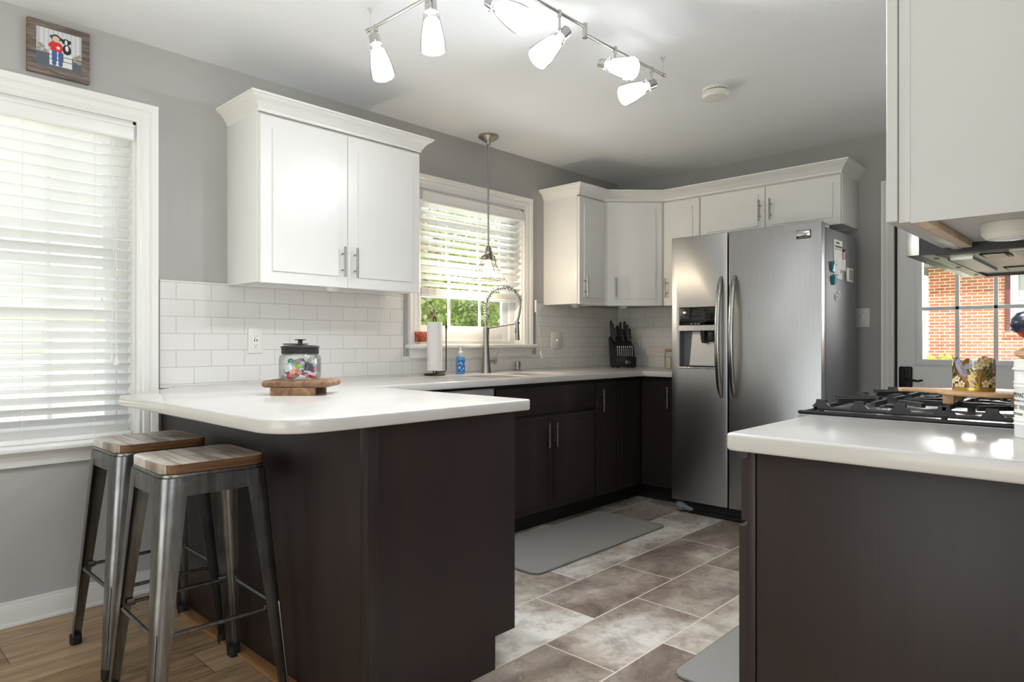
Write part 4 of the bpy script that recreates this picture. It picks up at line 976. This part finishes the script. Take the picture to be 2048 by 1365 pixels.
wall_plate('wall_outlet', 'white outlet with USB slots on tile behind the candy jar', 'outlet', Matrix(), .074, .128, 'outlet', (-3.162, -.008, 1.122))
wall_plate('dimmer_switch', 'white dimmer switch on tile left of the knife block', 'switch', Matrix(), .122, .126, 'dimmer', (-.815, -.008, 1.128))
wall_plate('light_switch', 'white toggle light switch on the grey wall beside the fridge', 'switch', RZ(-PI/2), .082, .124, 'toggle', (0, -1.902, 1.272))
# picture plaque
t = thing('picture_plaque', 'weathered wood plaque with child and dog photo above left window', 'picture', (-3.99, -.0005, 2.297))
obj('board', B().box(-.108, -.022, -.106, .108, 0, .106, .002), m_plaque, t)
P = {'sky': (176, 182, 190), 'dirt': (88, 98, 108), 'fence': (206, 208, 210), 'red': (206, 40, 44), 'star': (238, 232, 222), 'jean': (64, 92, 146), 'skin': (222, 184, 164), 'hair': (70, 54, 48), 'dog': (34, 34, 38), 'dogw': (222, 220, 218), 'crate': (226, 224, 218), 'log': (158, 146, 132)}
pm = [plain('print_'+k, c, .45) for k, c in P.items()]; pi = {k: i for i, k in enumerate(P)}
b = B(); lay = [0]
def flat(col, pts):
    lay[0] += 1; y = -.0222-.00003*lay[0]; b.mi = pi[col]; n = len(pts)
    b.add([(p[0], y, p[1]) for p in pts], [tuple(range(n))])
def fe(col, cx, cz, rx, rz_, n=14): flat(col, [(cx+rx*math.cos(2*PI*k/n), cz+rz_*math.sin(2*PI*k/n)) for k in range(n)])
def fr_(col, x0, z0, x1, z1): flat(col, [(x0, z0), (x1, z0), (x1, z1), (x0, z1)])
fr_('sky', -.078, -.074, .078, .078); fr_('dirt', -.078, -.074, .078, -.018)
for k in range(9): fr_('fence', -.066+.0155*k, -.010, -.0535+.0155*k, .078)
for k, (x, z) in enumerate(((-.07, -.008), (-.058, .002), (-.048, -.012), (-.066, .008), (.06, -.012), (.07, -.004), (.055, -.026), (.069, -.03))): fe('log', x, z, .009, .007)
fr_('crate', -.034, -.064, .044, -.006)
for z in (-.024, -.042): fr_('dirt', -.034, z, .044, z+.003)
fr_('jean', -.026, -.046, -.008, -.002); fr_('jean', -.004, -.046, .014, -.002); fe('jean', -.018, -.054, .008, .010); fe('jean', .004, -.054, .008, .010)
flat('red', [(-.030, -.004), (.010, -.006), (.012, .018), (.004, .030), (-.024, .034), (-.038, .018), (-.036, .004)])
flat('star', [(-.004+r*math.sin(a), .010+r*math.cos(a)) for a, r in [(k*PI/5, .0095 if k % 2 == 0 else .004) for k in range(10)]])
fe('hair', -.012, .047, .0165, .0155); fe('skin', -.012, .043, .0125, .0125); fe('hair', -.028, .050, .005, .006); fe('hair', .005, .048, .005, .006); fe('skin', -.034, .003, .004, .005); fe('skin', .011, -.003, .004, .005)
fe('dog', .026, .010, .015, .022); fe('dog', .023, .042, .015, .012); fe('dogw', .023, .040, .005, .010); fe('dogw', .026, .016, .006, .012); fe('dog', .010, .045, .006, .005); fe('dog', .036, .044, .005, .007); fe('dogw', .022, -.014, .004, .006); fe('dogw', .031, -.013, .004, .006)
obj('printed_photo', b, pm, t, smooth=0)

# ------------------------------------------------------------------ floor mats
def mat_(label, x0, y0, x1, y1): return tag(obj('kitchen_mat', B().prism(rr(x0, y0, x1, y1, .05), 0.0003, .013, .009, 2), m_mat), label, 'mat', 'kitchen mats')
mat_('grey foam mat on tiles in front of the sink cabinet', -2.315, -1.130, -1.125, -.630)
mat_('grey foam mat on tiles in front of the range, cut off by foreground cabinet', -2.715, -2.53, -1.60, -2.075)
# ------------------------------------------------------------------ sink area
ZC = .914
t = thing('faucet', 'brushed nickel spring-neck kitchen faucet behind the sink', 'faucet', (-1.650, -.105, ZC))
obj('body', B().lathe([(0, .0002), (.0345, .0002), (.034, .006), (.030, .03), (.024, .10), (.020, .17), (.019, .24), (.021, .27), (.021, .298), (0, .298)], (0, 0, 0), 28), m_nickel, t)
hb = B().cyl((.0, -.004, .072), (.060, -.022, .078), .018).cyl((.052, -.020, .077), (.066, -.0242, .0785), .022)
h_ = obj('valve', hb, m_nickel, t); obj('lever', B().cyl((.054, -.020, .085), (.086, -.032, .155), .006, .0045, seg=12), m_nickel, h_)
D = Vector((.42, -.907, 0)); Rr = .118
arc_p = [Vector((0, 0, .30)), Vector((0, 0, .345)), Vector((0, 0, .39)), Vector((0, 0, .43))]
for k in range(1, 17):
    a = PI*k/16*.93; arc_p.append(D*(Rr-Rr*math.cos(a)) + Vector((0, 0, .43+.125*math.sin(a))))
tail = [arc_p[-1]+D*(.002)+Vector((0, 0, -.03)), arc_p[-1]+D*(-.008)+Vector((0, 0, -.09)), arc_p[-1]+D*(-.020)+Vector((0, 0, -.13))]
obj('hose', B().tube(arc_p+tail, .0075, 12), m_nickel, t)
# coil
b = B(); pts = []; n_t = 25; P0 = arc_p; L_ = [0]
for i in range(1, len(P0)): L_.append(L_[-1]+(P0[i]-P0[i-1]).length)
side = D.cross(Vector((0, 0, 1))).normalized(); N_ = n_t*10
for j in range(N_+1):
    s = .035+(L_[-1]-.035)*j/N_; i = max(k for k in range(len(L_)) if L_[k] <= s+1e-9); i = min(i, len(P0)-2)
    u = (s-L_[i])/(L_[i+1]-L_[i]); p = P0[i].lerp(P0[i+1], u); tg = (P0[i+1]-P0[i]).normalized(); up = side.cross(tg)
    a = 2*PI*n_t*j/N_; pts.append(p+(side*math.cos(a)+up*math.sin(a))*.0145)
obj('spring', b.tube(pts, .0030, 6), m_chrome, t)
e = tail[-1]
obj('spray_head', B().cyl(e+Vector((0, 0, .008)), e+Vector((0, 0, -.02)), .011, .012).cyl(e+Vector((0, 0, -.02)), e+Vector((.001, -.002, -.115)), .0125, .0145).box(e.x-.018, e.y-.006, e.z-.07, e.x-.010, e.y+.006, e.z-.035, .003), m_nickel, t)
obj('support_arm', B().tube([(0, 0, .288), tuple(e+Vector((0, 0, -.006)))], .0055, 10).lathe([(.0125, -.012), (.0165, -.012), (.0165, .004), (.0125, .004), (.0125, -.012)], e, 20), m_nickel, t)
t = thing('soap_dispenser', 'short nickel soap dispenser pump right of the faucet', 'soap dispenser', (-1.30, -.062, ZC))
obj('collar', B().lathe([(0, .0002), (.025, .0002), (.025, .006), (.017, .012), (.015, .03), (0, .03)], (0, 0, 0), 24), m_nickel, t)
obj('pump', B().lathe([(0, .03), (.020, .03), (.021, .05), (.017, .066), (0, .068)], (0, 0, 0), 20).cyl((0, 0, .052), (-.018, -.030, .050), .006, seg=10), m_nickel, t)
t = thing('soap_bottle', 'clear blue foaming soap bottle with white pump by paper towels', 'soap bottle', (-1.865, -.095, ZC))
m_soap = plain('blue_soap', (96, 160, 204), .15); m_label = plain('blue_label', (44, 110, 190), .4)
obj('bottle', B().lathe([(0, .0002), (.024, .0002), (.028, .005), (.0285, .09), (.025, .108), (.015, .116), (0, .116)], (0, 0, 0), 28), m_soap, t)
b = B(); ncol = 16
for k in range(ncol):
    a0 = -2.9+2.5*k/ncol; a1 = -2.9+2.5*(k+1)/ncol; r = .0291
    b.add([(r*math.cos(a0), r*math.sin(a0), .012), (r*math.cos(a1), r*math.sin(a1), .012), (r*math.cos(a1), r*math.sin(a1), .088), (r*math.cos(a0), r*math.sin(a0), .088)], [(0, 1, 2, 3)])
lb = obj('label', b, m_label, t)
b = B()
for k, (a, z, s) in enumerate(((-2.2, .070, .007), (-1.9, .060, .005), (-2.5, .04, .008), (-1.6, .035, .006), (-2.0, .025, .005), (-1.3, .065, .006), (-2.7, .065, .005))):
    c = Vector((.0294*math.cos(a), .0294*math.sin(a), z)); u = Vector((-math.sin(a), math.cos(a), 0)); b.add([c+u*s*math.cos(q*PI/6)+Vector((0, 0, s*math.sin(q*PI/6))) for q in range(12)], [tuple(range(12))])
obj('label_print', b, plain('pale_blue', (150, 205, 232), .4), lb)
obj('pump', B().cyl((0, 0, .116), (0, 0, .135), .014, .017).cyl((0, 0, .135), (0, 0, .145), .017, .010).cyl((0, 0, .145), (0, 0, .172), .009).box(-.016, -.010, .170, .030, .010, .182, .004), m_trim, t)
t = thing('paper_towel_holder', 'black wire paper towel stand with side arm on the counter', 'paper towel holder', (-2.10, -.125, ZC))
obj('base', B().lathe([(0, .0003), (.062, .0003), (.066, .005), (.060, .011), (0, .013)], (0, 0, 0), 32), m_matte, t)
obj('post', B().tube([(-.010, 0, .012), (-.010, 0, .325), (-.008, 0, .345), (0, 0, .355), (.008, 0, .345), (.010, 0, .325), (.010, 0, .012)], .0038, 8), m_matte, t)
obj('arm', B().tube([(.010, 0, .014), (.016, -.004, .020), (.075, -.006, .020), (.084, -.007, .03), (.084, -.007, .29), (.084, -.007, .325)], .0035, 8).add([(.076, -.010, .300), (.092, -.010, .300), (.086, -.010, .270), (.082, -.010, .270), (.076, -.005, .300), (.092, -.005, .300), (.086, -.005, .270), (.082, -.005, .270)], [(0, 1, 2, 3), (4, 5, 6, 7), (0, 1, 5, 4), (1, 2, 6, 5), (2, 3, 7, 6), (3, 0, 4, 7)]), m_matte, t)
tag(obj('paper_towel_roll', B().lathe([(.0165, .032), (.045, .030), (.046, .034), (.046, .318), (.045, .321), (.0165, .320), (.0165, .032)], (-2.10, -.125, ZC), 36), plain('paper_towel', (236, 235, 232), .9, bump=.1, scale=120)), 'white paper towel roll standing on the black wire stand', 'paper towel')
tag(obj('small_box', B().box(-2.168, -.035, 1.1153, -2.086, -.010, 1.178, .002), [plain('rust_red_print', (156, 78, 56), .5, var=.35, scale=40)]), 'small rust-red box on window sill behind the paper towels', 'box')

# ------------------------------------------------------------------ knife block
KM = T(-.235, -.215, ZC) @ RZ(math.radians(-45+6))
kloc = (-.235, -.215, ZC); krz = math.radians(-39)
t = thing('knife_block', 'black slanted knife block in the counter corner', 'knife block', kloc, krz)
# local: -y faces the room; side profile leans back
prof = [(-.058, .012), (.075, .012), (.110, .150), (.118, .178), (-.020, .178), (-.045, .060)]
w = .062
def slab(b, prof, x0, x1):
    n = len(prof); b.add([(x0, y, z) for y, z in prof]+[(x1, y, z) for y, z in prof], [tuple(range(n)), tuple(range(n, 2*n))[::-1]]+[(i, (i+1) % n, n+(i+1) % n, n+i) for i in range(n)]); return b
m_kblk = plain('knife_block_black', (26, 26, 27), .5)
obj('block', slab(B(), [(-.055, .006), (.070, .006), (.112, .190), (.090, .198), (.030, .160), (-.012, .135), (-.040, .065)], -.064, .064), m_kblk, t, smooth=20)
obj('front_foot', B().box(-.066, -.064, .006, .066, -.048, .066, .003), m_kblk, t)
obj('foot', B().box(-.058, -.06, .0003, -.04, -.045, .006).box(.04, -.06, .0003, .058, -.045, .006).box(-.058, .05, .0003, -.04, .068, .006).box(.04, .05, .0003, .058, .068, .006), m_rubber, t)
tp = obj('name_plate', B().box(-.004, -.0655, .024, .026, -.0638, .044, .0005), m_nickel, t)
obj('mark', B().box(.012, -.0661, .030, .0145, -.0654, .040).box(.0185, -.0661, .028, .021, -.0654, .040).box(.0145, -.0661, .028, .0185, -.0654, .031), m_matte, tp)
up = Vector((0, .27, .96)).normalized()
def knife(label, x, y, z, L, wd, kind, group):
    t = thing('steak_knife' if kind == 's' else ('sharpening_steel' if kind == 'r' else 'kitchen_knife'), label, 'knife' if kind != 'r' else 'sharpener', kloc, krz, group)
    p0 = Vector((x, y, z)); d = up if kind != 's' else Vector((0, -.30, .95)).normalized()
    if kind == 's':
        d = Vector((0, .10, .99)).normalized()
        obj('handle', B().tube([p0+d*0, p0+d*L*.5, p0+d*L], [(wd, .0048)]*3, 10, flat=(0, 1, 0)), m_black, t)
        obj('spine', B().tube([p0+Vector((0, -wd*.98, .002)), p0+d*L+Vector((0, -wd*.98, 0))], .0010, 6), m_chrome, t)
        obj('end_cap', B().tube([p0+d*(L-.001), p0+d*(L+.004)], [(wd*.98, .005)]*2, 10, flat=(0, 1, 0)), m_chrome, t)
    elif kind == 'r':
        obj('handle', B().tube([p0, p0+d*L*.3, p0+d*L*.9, p0+d*L], [wd*.8, wd, wd*.9, wd*.4], 12), m_black, t)
    else:
        bend = Vector((0, -1, .15))
        P_ = [p0, p0+d*L*.35+bend*.002, p0+d*L*.75, p0+d*L*.95+bend*.006, p0+d*L+bend*.012]
        obj('handle', B().tube(P_, [(wd*.85, .0075), (wd, .0085), (wd*.9, .008), (wd*1.05, .0085), (wd*.7, .006)], 12, flat=(0, 1, 0)), m_black, t)
        b = B()
        for u in (.18, .42, .66): q = p0+d*L*u; b.cyl(q+Vector((-.0095, 0, 0)), q+Vector((.0095, 0, 0)), .0026, seg=10)
        obj('rivet', b, m_chrome, t)
    return t
G = 'black-handled knives in the block'
knife('tall carving knife at back left of the knife block', -.048, .088, .190, .110, .011, 'k', G)
knife('second black knife from left, in front of the tallest left one', -.046, .058, .173, .105, .011, 'k', G)
knife('short paring knife at front left of the knife block', -.046, .028, .1655, .085, .010, 'k', G)
knife('round black sharpening steel in the middle of the block', -.008, .080, .188, .085, .011, 'r', G)
knife('pointed black kitchen shears handle right of the sharpening steel', .014, .088, .192, .100, .007, 'k', G)
knife('short knife in front of the shears at block middle', .016, .050, .168, .075, .009, 'k', G)
knife('tall carving knife at back right of the knife block', .042, .088, .190, .105, .011, 'k', G)
knife('second black knife from right in the knife block', .050, .056, .172, .100, .011, 'k', G)
knife('shortest knife at front right corner of the block', .055, .026, .165, .080, .009, 'k', G)
ORD = ['first', 'second', 'third', 'fourth', 'fifth', 'sixth', 'seventh', 'eighth']
for k in range(8):
    knife('%s from left in the row of eight steak knives' % ORD[k], -.046+.0135*k, -.036+.006, .068+.002, .060, .0085, 's', 'steak knives in the front of the block')
for o in list(C.objects):                                   # the block and its knives at full size
    if o.type == 'EMPTY' and (o.location-Vector(kloc)).length < 1e-5: o.scale = (1.25, 1.25, 1.25)
t = thing('spice_jar', 'tall glass jar with wooden lid against the fridge edge', 'jar', (-.140, -.580, ZC))
obj('glass', B().lathe([(0, .0003), (.040, .0003), (.043, .004), (.043, .115), (.036, .125), (.036, .132)], (0, 0, 0), 28), m_jar, t)
obj('contents', B().lathe([(0, .003), (.040, .003), (.040, .085), (0, .088)], (0, 0, 0), 24), plain('grains', (196, 186, 172), .9, var=.12, scale=150), t)
obj('lid', B().lathe([(0, .126), (.034, .126), (.040, .132), (.040, .146), (.036, .149), (0, .149)], (0, 0, 0), 28), m_bamboo, t)

# ------------------------------------------------------------------ candy jar on its wooden riser
rl = (-3.392, -.880, ZC); rz0 = math.radians(-46.5)
t = thing('wood_riser', 'thick brown wooden riser board under the candy jar', 'riser', rl, rz0)
b = B().prism(rr(-.128, -.085, .128, .10, .02, 3), .030, .055, .010, 3)
obj('board', by_normal(b, lambda n: 0), m_walnut, t)
obj('foot', B().box(-.092, -.082, .0003, .073, -.060, .030, .001), m_walnut, t)
obj('foot', B().box(-.092, .060, .0003, .073, .082, .030, .001), m_walnut, t)
jl = (rl[0]-.004, rl[1]+.004, ZC+.0552)
t = thing('candy_jar', 'round glass candy jar with black lid on the wooden riser', 'jar', jl, rz0)
obj('glass', B().lathe([(0, .0002), (.070, .0002), (.077, .006), (.0785, .014), (.0785, .080), (.075, .092), (.068, .097), (.0665, .100), (.0665, .106), (.064, .106), (.064, .098), (.072, .090), (.0755, .079), (.0755, .015), (.069, .005), (0, .005)], (0, 0, 0), 48), m_jar, t)
ld = obj('lid', B().lathe([(0, .103), (.069, .099), (.069, .122), (.0725, .1235), (.0715, .127), (.058, .131), (.0, .134)], (0, 0, 0), 48), m_matte, t)
obj('lid_flap', B(T(-.020, .006, .1345) @ RX(.02)).lathe([(0, 0), (.046, 0), (.047, .002), (.045, .0035), (0, .0035)], (0, 0, 0), 36), m_matte, ld)
obj('lid_knob', B().lathe([(0, .135), (.009, .135), (.008, .149), (.011, .151), (.022, .152), (.022, .1545), (.0, .1555)], (.0, 0, 0), 24), m_black, ld)
# each sweet: kind, colour, left-right, height, towards the front
SW = [('ball', (206, 34, 40), -.34, .016, .055, .0125, 'glossy red ball candy at front bottom of the jar'), ('ball', (214, 60, 72), -.62, .031, .040, .010, 'rose red candy at far left low in the jar'),
      ('box', (214, 214, 222), -.43, .048, .050, .016, 'large white and purple square wrapper at left in jar'), ('ball', (40, 140, 92), -.36, .070, .040, .012, 'dark green foil candy topping the left pile'),
      ('box', (150, 196, 44), .09, .054, .048, .0095, 'lime green chew near middle of the jar'), ('box', (232, 130, 74), -.05, .034, .058, .010, 'orange wrapped chew under the lime green one'),
      ('disc', (222, 138, 150), .23, .032, .060, .0105, 'flat pink round candy facing front'), ('roll', (150, 92, 50), -.02, .013, .056, .009, 'caramel brown roll at bottom middle of jar'),
      ('ball', (214, 92, 150), .55, .015, .046, .010, 'pink and white striped ball at bottom right'), ('box', (70, 62, 84), .66, .048, .036, .014, 'dark purple tall wrapper at right of jar'),
      ('box', (196, 198, 202), .70, .072, .024, .011, 'crumpled silver foil candy at upper right'), ('ball', (196, 52, 110), .84, .036, .022, .009, 'magenta candy at far right edge of jar'),
      ('roll', (206, 44, 42), .80, .012, .030, .009, 'red roll candy at bottom right corner'), ('roll', (232, 228, 220), -.64, .011, .038, .008, 'white twist wrapper at bottom left'),
      ('roll', (228, 220, 214), .40, .014, .058, .007, 'white stick candy standing beside the pink disc'), ('box', (176, 160, 178), .02, .066, .020, .014, 'pale lilac wrapper at back of the pile'),
      ('box', (150, 140, 142), .38, .056, .024, .014, 'grey mauve wrapper behind the pink disc'), ('box', (52, 40, 62), .38, .030, .030, .011, 'near-black purple candy low behind the white stick'),
      ('box', (92, 60, 110), -.18, .030, .030, .012, 'violet wrapper behind the orange chew'), ('roll', (236, 232, 230), .60, .031, .045, .007, 'white paper roll below the dark purple wrapper'),
      ('ball', (196, 150, 60), .16, .072, .0, .010, 'amber candy at top back of the pile')]
for kind, c, u, z, fr, r, lb in SW:
    t = thing('candy', lb, 'candy', jl, rz0, 'candies in the glass jar')
    m = plain('sweet_wrapper', c, .25, var=.15, scale=60); x = u*.064; y = -math.sqrt(max(.0001, min(fr, .060)**2))*math.sqrt(max(.05, 1-u*u*.8)); z += .0005
    b = B(T(x, y, z) @ RZ(rnd.uniform(-.6, .6)) @ RY(rnd.uniform(-.4, .4)))
    if kind == 'ball': b.ball((0, 0, 0), r, 18)
    elif kind == 'box': b.box(-r, -r*.6, -r, r, r*.6, r, r*.25, 2)
    elif kind == 'disc': b.lathe([(0, -.005), (r*.9, -.005), (r, -.003), (r, .003), (r*.9, .005), (0, .005)], (0, 0, 0), 24, (0, -1, .1))
    else: b.cyl((-r*1.6, 0, 0), (r*1.6, 0, 0), r*.62, seg=14)
    obj('sweet', b, m, t)
    if kind in ('ball', 'roll', 'box') and r < .0155:
        tw = B(b.M); e = r*1.6 if kind == 'roll' else r
        for s in (-1, 1): tw.add([(s*e*.95, 0, 0), (s*(e+r*.55), -r*.25, r*.5), (s*(e+r*.6), r*.2, -r*.05), (s*(e+r*.55), -r*.15, -r*.5)], [(0, 1, 2), (0, 2, 3)])
        obj('twist_end', tw, m_clear if kind == 'ball' else m, t, smooth=0)

# ------------------------------------------------------------------ on the range and right counter
bl = (-2.630, -2.905, .9553)
t = thing('serving_riser', 'footed light wood board with handle resting on the range grates', 'riser', bl)
poly = arc(0, -.03, .105, 130, 410, 22)
hd = [(.040, .085), (.026, .105), (.020, .130), (.020, .160), (.010, .172), (-.010, .172), (-.020, .160), (-.020, .130), (-.026, .105), (-.040, .085)]
poly = [p for p in arc(0, -.035, .118, 112, 428, 26)][:-1] + hd
obj('board', B().prism(poly, .0232, .0332, .003, 2), m_bamboo, t)
for x, y in ((-.055, .045), (-.055, -.095), (.055, .045), (.055, -.095)): obj('leg', B().box(x-.012, y-.012, .0003, x+.012, y+.012, .0232, .001), m_bamboo, t)
cl = (-2.640, -2.905, .9553+.0335)
t = thing('candle_jar', 'amber glass candle on the footed board over the range', 'candle', cl)
obj('glass', B().lathe([(0, .0003), (.038, .0003), (.041, .004), (.041, .084), (.039, .084), (.039, .006), (0, .006)], (0, 0, 0), 36), m_jar, t)
obj('wax', B().lathe([(0, .0065), (.0385, .0065), (.0385, .055), (0, .055)], (0, 0, 0), 32), plain('amber_wax', (196, 144, 88), .5), t)
t = thing('candle_holder', 'gold floral cut-metal sleeve around the candle with lavender butterfly', 'candle holder', cl)
Rc = .0445
def oncyl(b, a, z, pts, th=.0009, lift=0):
    n = len(pts); R0, R1 = Rc+lift, Rc+lift+th
    v = [((R)*math.cos(a+u/Rc), (R)*math.sin(a+u/Rc), z+w_) for R in (R0, R1) for u, w_ in pts]
    b.add(v, [tuple(range(n))[::-1], tuple(range(n, 2*n))]+[(i, (i+1) % n, n+(i+1) % n, n+i) for i in range(n)])
def disc(b, a, z, u0, w0, ru, rw, th=.0009, lift=0, n=12, rot=0): oncyl(b, a, z, [(u0+ru*math.cos(2*PI*k/n)*math.cos(rot)-rw*math.sin(2*PI*k/n)*math.sin(rot), w0+ru*math.cos(2*PI*k/n)*math.sin(rot)+rw*math.sin(2*PI*k/n)*math.cos(rot)) for k in range(n)], th, lift)
fc = math.atan2(-3.222-cl[1], -4.6925-cl[0])           # the side that faces the room
obj('ring', B().lathe([(Rc-.0005, .0003), (Rc+.0015, .0003), (Rc+.0015, .009), (Rc-.0005, .009), (Rc-.0005, .0003)], (0, 0, 0), 48), m_gold, t)
st = B(); petals = B(); cent = B(); green = B(); lav = B(); lavg = B()
def flower(a, u, w_, r, pet=petals):
    for k in range(5): disc(st, a, 0, u+r*.62*math.cos(k*1.2566+.3), w_+r*.62*math.sin(k*1.2566+.3), r*.42, r*.42, .0008); disc(pet, a, 0, u+r*.62*math.cos(k*1.2566+.3), w_+r*.62*math.sin(k*1.2566+.3), r*.33, r*.33, .0006, .0008)
    pet.mi = 1; disc(pet, a, 0, u, w_, r*.24, r*.24, .001, .001); pet.mi = 0
def stem(a, pts, w0=.0016):
    for (u0, z0), (u1, z1) in zip(pts, pts[1:]):
        L = math.hypot(u1-u0, z1-z0); nx, nz = -(z1-z0)/L*w0, (u1-u0)/L*w0
        oncyl(st, a, 0, [(u0+nx, z0+nz), (u0-nx, z0-nz), (u1-nx, z1-nz), (u1+nx, z1+nz)], .0009)
# u grows to the left as seen from the room? angle grows counter-clockwise seen from above, so +u is to the right
for off in (0, 2.05, -2.05):
    a = fc+off
    stem(a, [(.010, .006), (.011, .03), (.014, .05), (.018, .066)]); stem(a, [(.010, .012), (.002, .028), (-.008, .040)]); stem(a, [(.010, .018), (.022, .034), (.034, .044)]); stem(a, [(.010, .010), (-.006, .02), (-.014, .032)]); stem(a, [(.011, .022), (.026, .030), (.038, .034)]); stem(a, [(.011, .032), (.004, .046), (-.004, .058)])
    flower(a, -.026, .017, .0095); flower(a, .026, .019, .0105); flower(a, -.004, .036, .0095); flower(a, .040, .024, .008); flower(a, -.038, .03, .009)
    flower(a, .026, .074, .014); flower(a, .012, .064, .010); flower(a, -.040, .012, .007)
    for u, w_, r1, r2, ro in ((.030, .050, .011, .0045, .9), (.036, .040, .012, .004, .6), (.024, .056, .010, .004, 1.1), (-.012, .046, .010, .0035, 2.4), (-.004, .054, .010, .0035, 2.2)): disc(st, a, 0, u, w_, r1, r2, .0008, 0, 12, ro); disc(green, a, 0, u, w_, r1*.8, r2*.65, .0006, .0008, 12, ro)
    for u, w_, r1, r2, ro in ((-.034, .066, .014, .009, 1.8), (-.026, .054, .012, .007, -.4), (-.012, .062, .011, .006, .3), (-.020, .045, .009, .006, -1.3)): disc(st, a, 0, u, w_, r1*1.12, r2*1.15, .0008, .0001, 14, ro); disc(lav, a, 0, u, w_, r1, r2, .0006, .0009, 14, ro)
    for u, w_, ro in ((-.030, .064, 2.0), (-.020, .064, .8), (-.018, .054, -.6), (-.022, .050, -1.3)): disc(lavg, a, 0, u, w_, .009, .0012, .0006, .0015, 8, ro)
obj('sleeve', st, m_gold, t, smooth=0)
obj('petals', petals, [plain('enamel_cream', (226, 214, 186), .35), plain('enamel_yellow', (232, 190, 60), .35)], t, smooth=0)
obj('leaves', green, plain('enamel_green', (62, 92, 72), .35), t, smooth=0)
bf = obj('butterfly', lav, plain('enamel_lavender', (146, 146, 186), .35), t, smooth=0)
obj('wing_veins', lavg, m_gold, bf, smooth=0)

kx, ky = -2.9365, -3.082
t = thing('canister', 'white ribbed metal treat canister with lid on right counter', 'canister', (kx, ky, ZC))
m_tin = plain('white_enamel_tin', (232, 231, 227), .3)
pr = [(0, .0003), (.058, .0003), (.0595, .003)]
for z in (.028, .036, .106, .114): pr += [(.0595, z-.0035), (.0612, z), (.0595, z+.0035)]
pr = sorted(pr[2:], key=lambda q: q[1]); pr = [(0, .0003), (.058, .0003)] + pr + [(.0595, .140), (0, .140)]
obj('tin', B().lathe(pr, (0, 0, 0), 48), m_tin, t)
obj('lid', B().lathe([(.0, .1402), (.063, .1402), (.0635, .143), (.0605, .1445), (.0598, .158), (.056, .161), (0, .1615)], (0, 0, 0), 48), m_tin, t)
lt = B(); a_c = math.atan2(-3.222-ky, -4.6925-kx)
def wrap(txt, size, z, a, sc_=1.0):
    q = B(); q.text(txt, size, Matrix(), .0001, sc_)
    lt.add([((.0600+v.z)*math.cos(a+v.x/.06), (.0600+v.z)*math.sin(a+v.x/.06), z+v.y) for v in q.v], q.f)
wrap('HOMEMADE', .0135, .088, 2.08, .82); wrap('FRESH FROM OUR KITCHEN', .0062, .0765, 2.35, .8); wrap('SWEET TREATS', .0125, .063, 2.2, .72); wrap('7 DAYS A WEEK', .0075, .049, 2.0, .9)
obj('lettering', lt, plain('black_ink', (40, 40, 42), .6), t, smooth=0)
t = thing('ornament', 'navy and red rounded ornament on the canister lid at right frame edge', 'ornament', (kx+.002, ky-.002, ZC+.162)); t.scale = (1.2, 1.2, .92)
obj('base', B().lathe([(0, .0002), (.040, .0002), (.052, .010), (.050, .020), (.036, .030), (.026, .034), (0, .034)], (0, 0, 0), 36), m_bamboo, t)
obj('body', B().lathe([(0, .033), (.028, .033), (.032, .042), (.044, .054), (.050, .062), (0, .062)], (0, 0, 0), 36).box(-.066, -.006, .06, -.05, .03, .072, .005), plain('glossy_red', (196, 44, 46), .2), t)
obj('dome', B().lathe([(0, .062), (.051, .0622), (.057, .075), (.056, .092), (.048, .106), (.028, .115), (0, .117)], (0, 0, 0), 36), plain('navy_gloss', (44, 48, 70), .2), t)
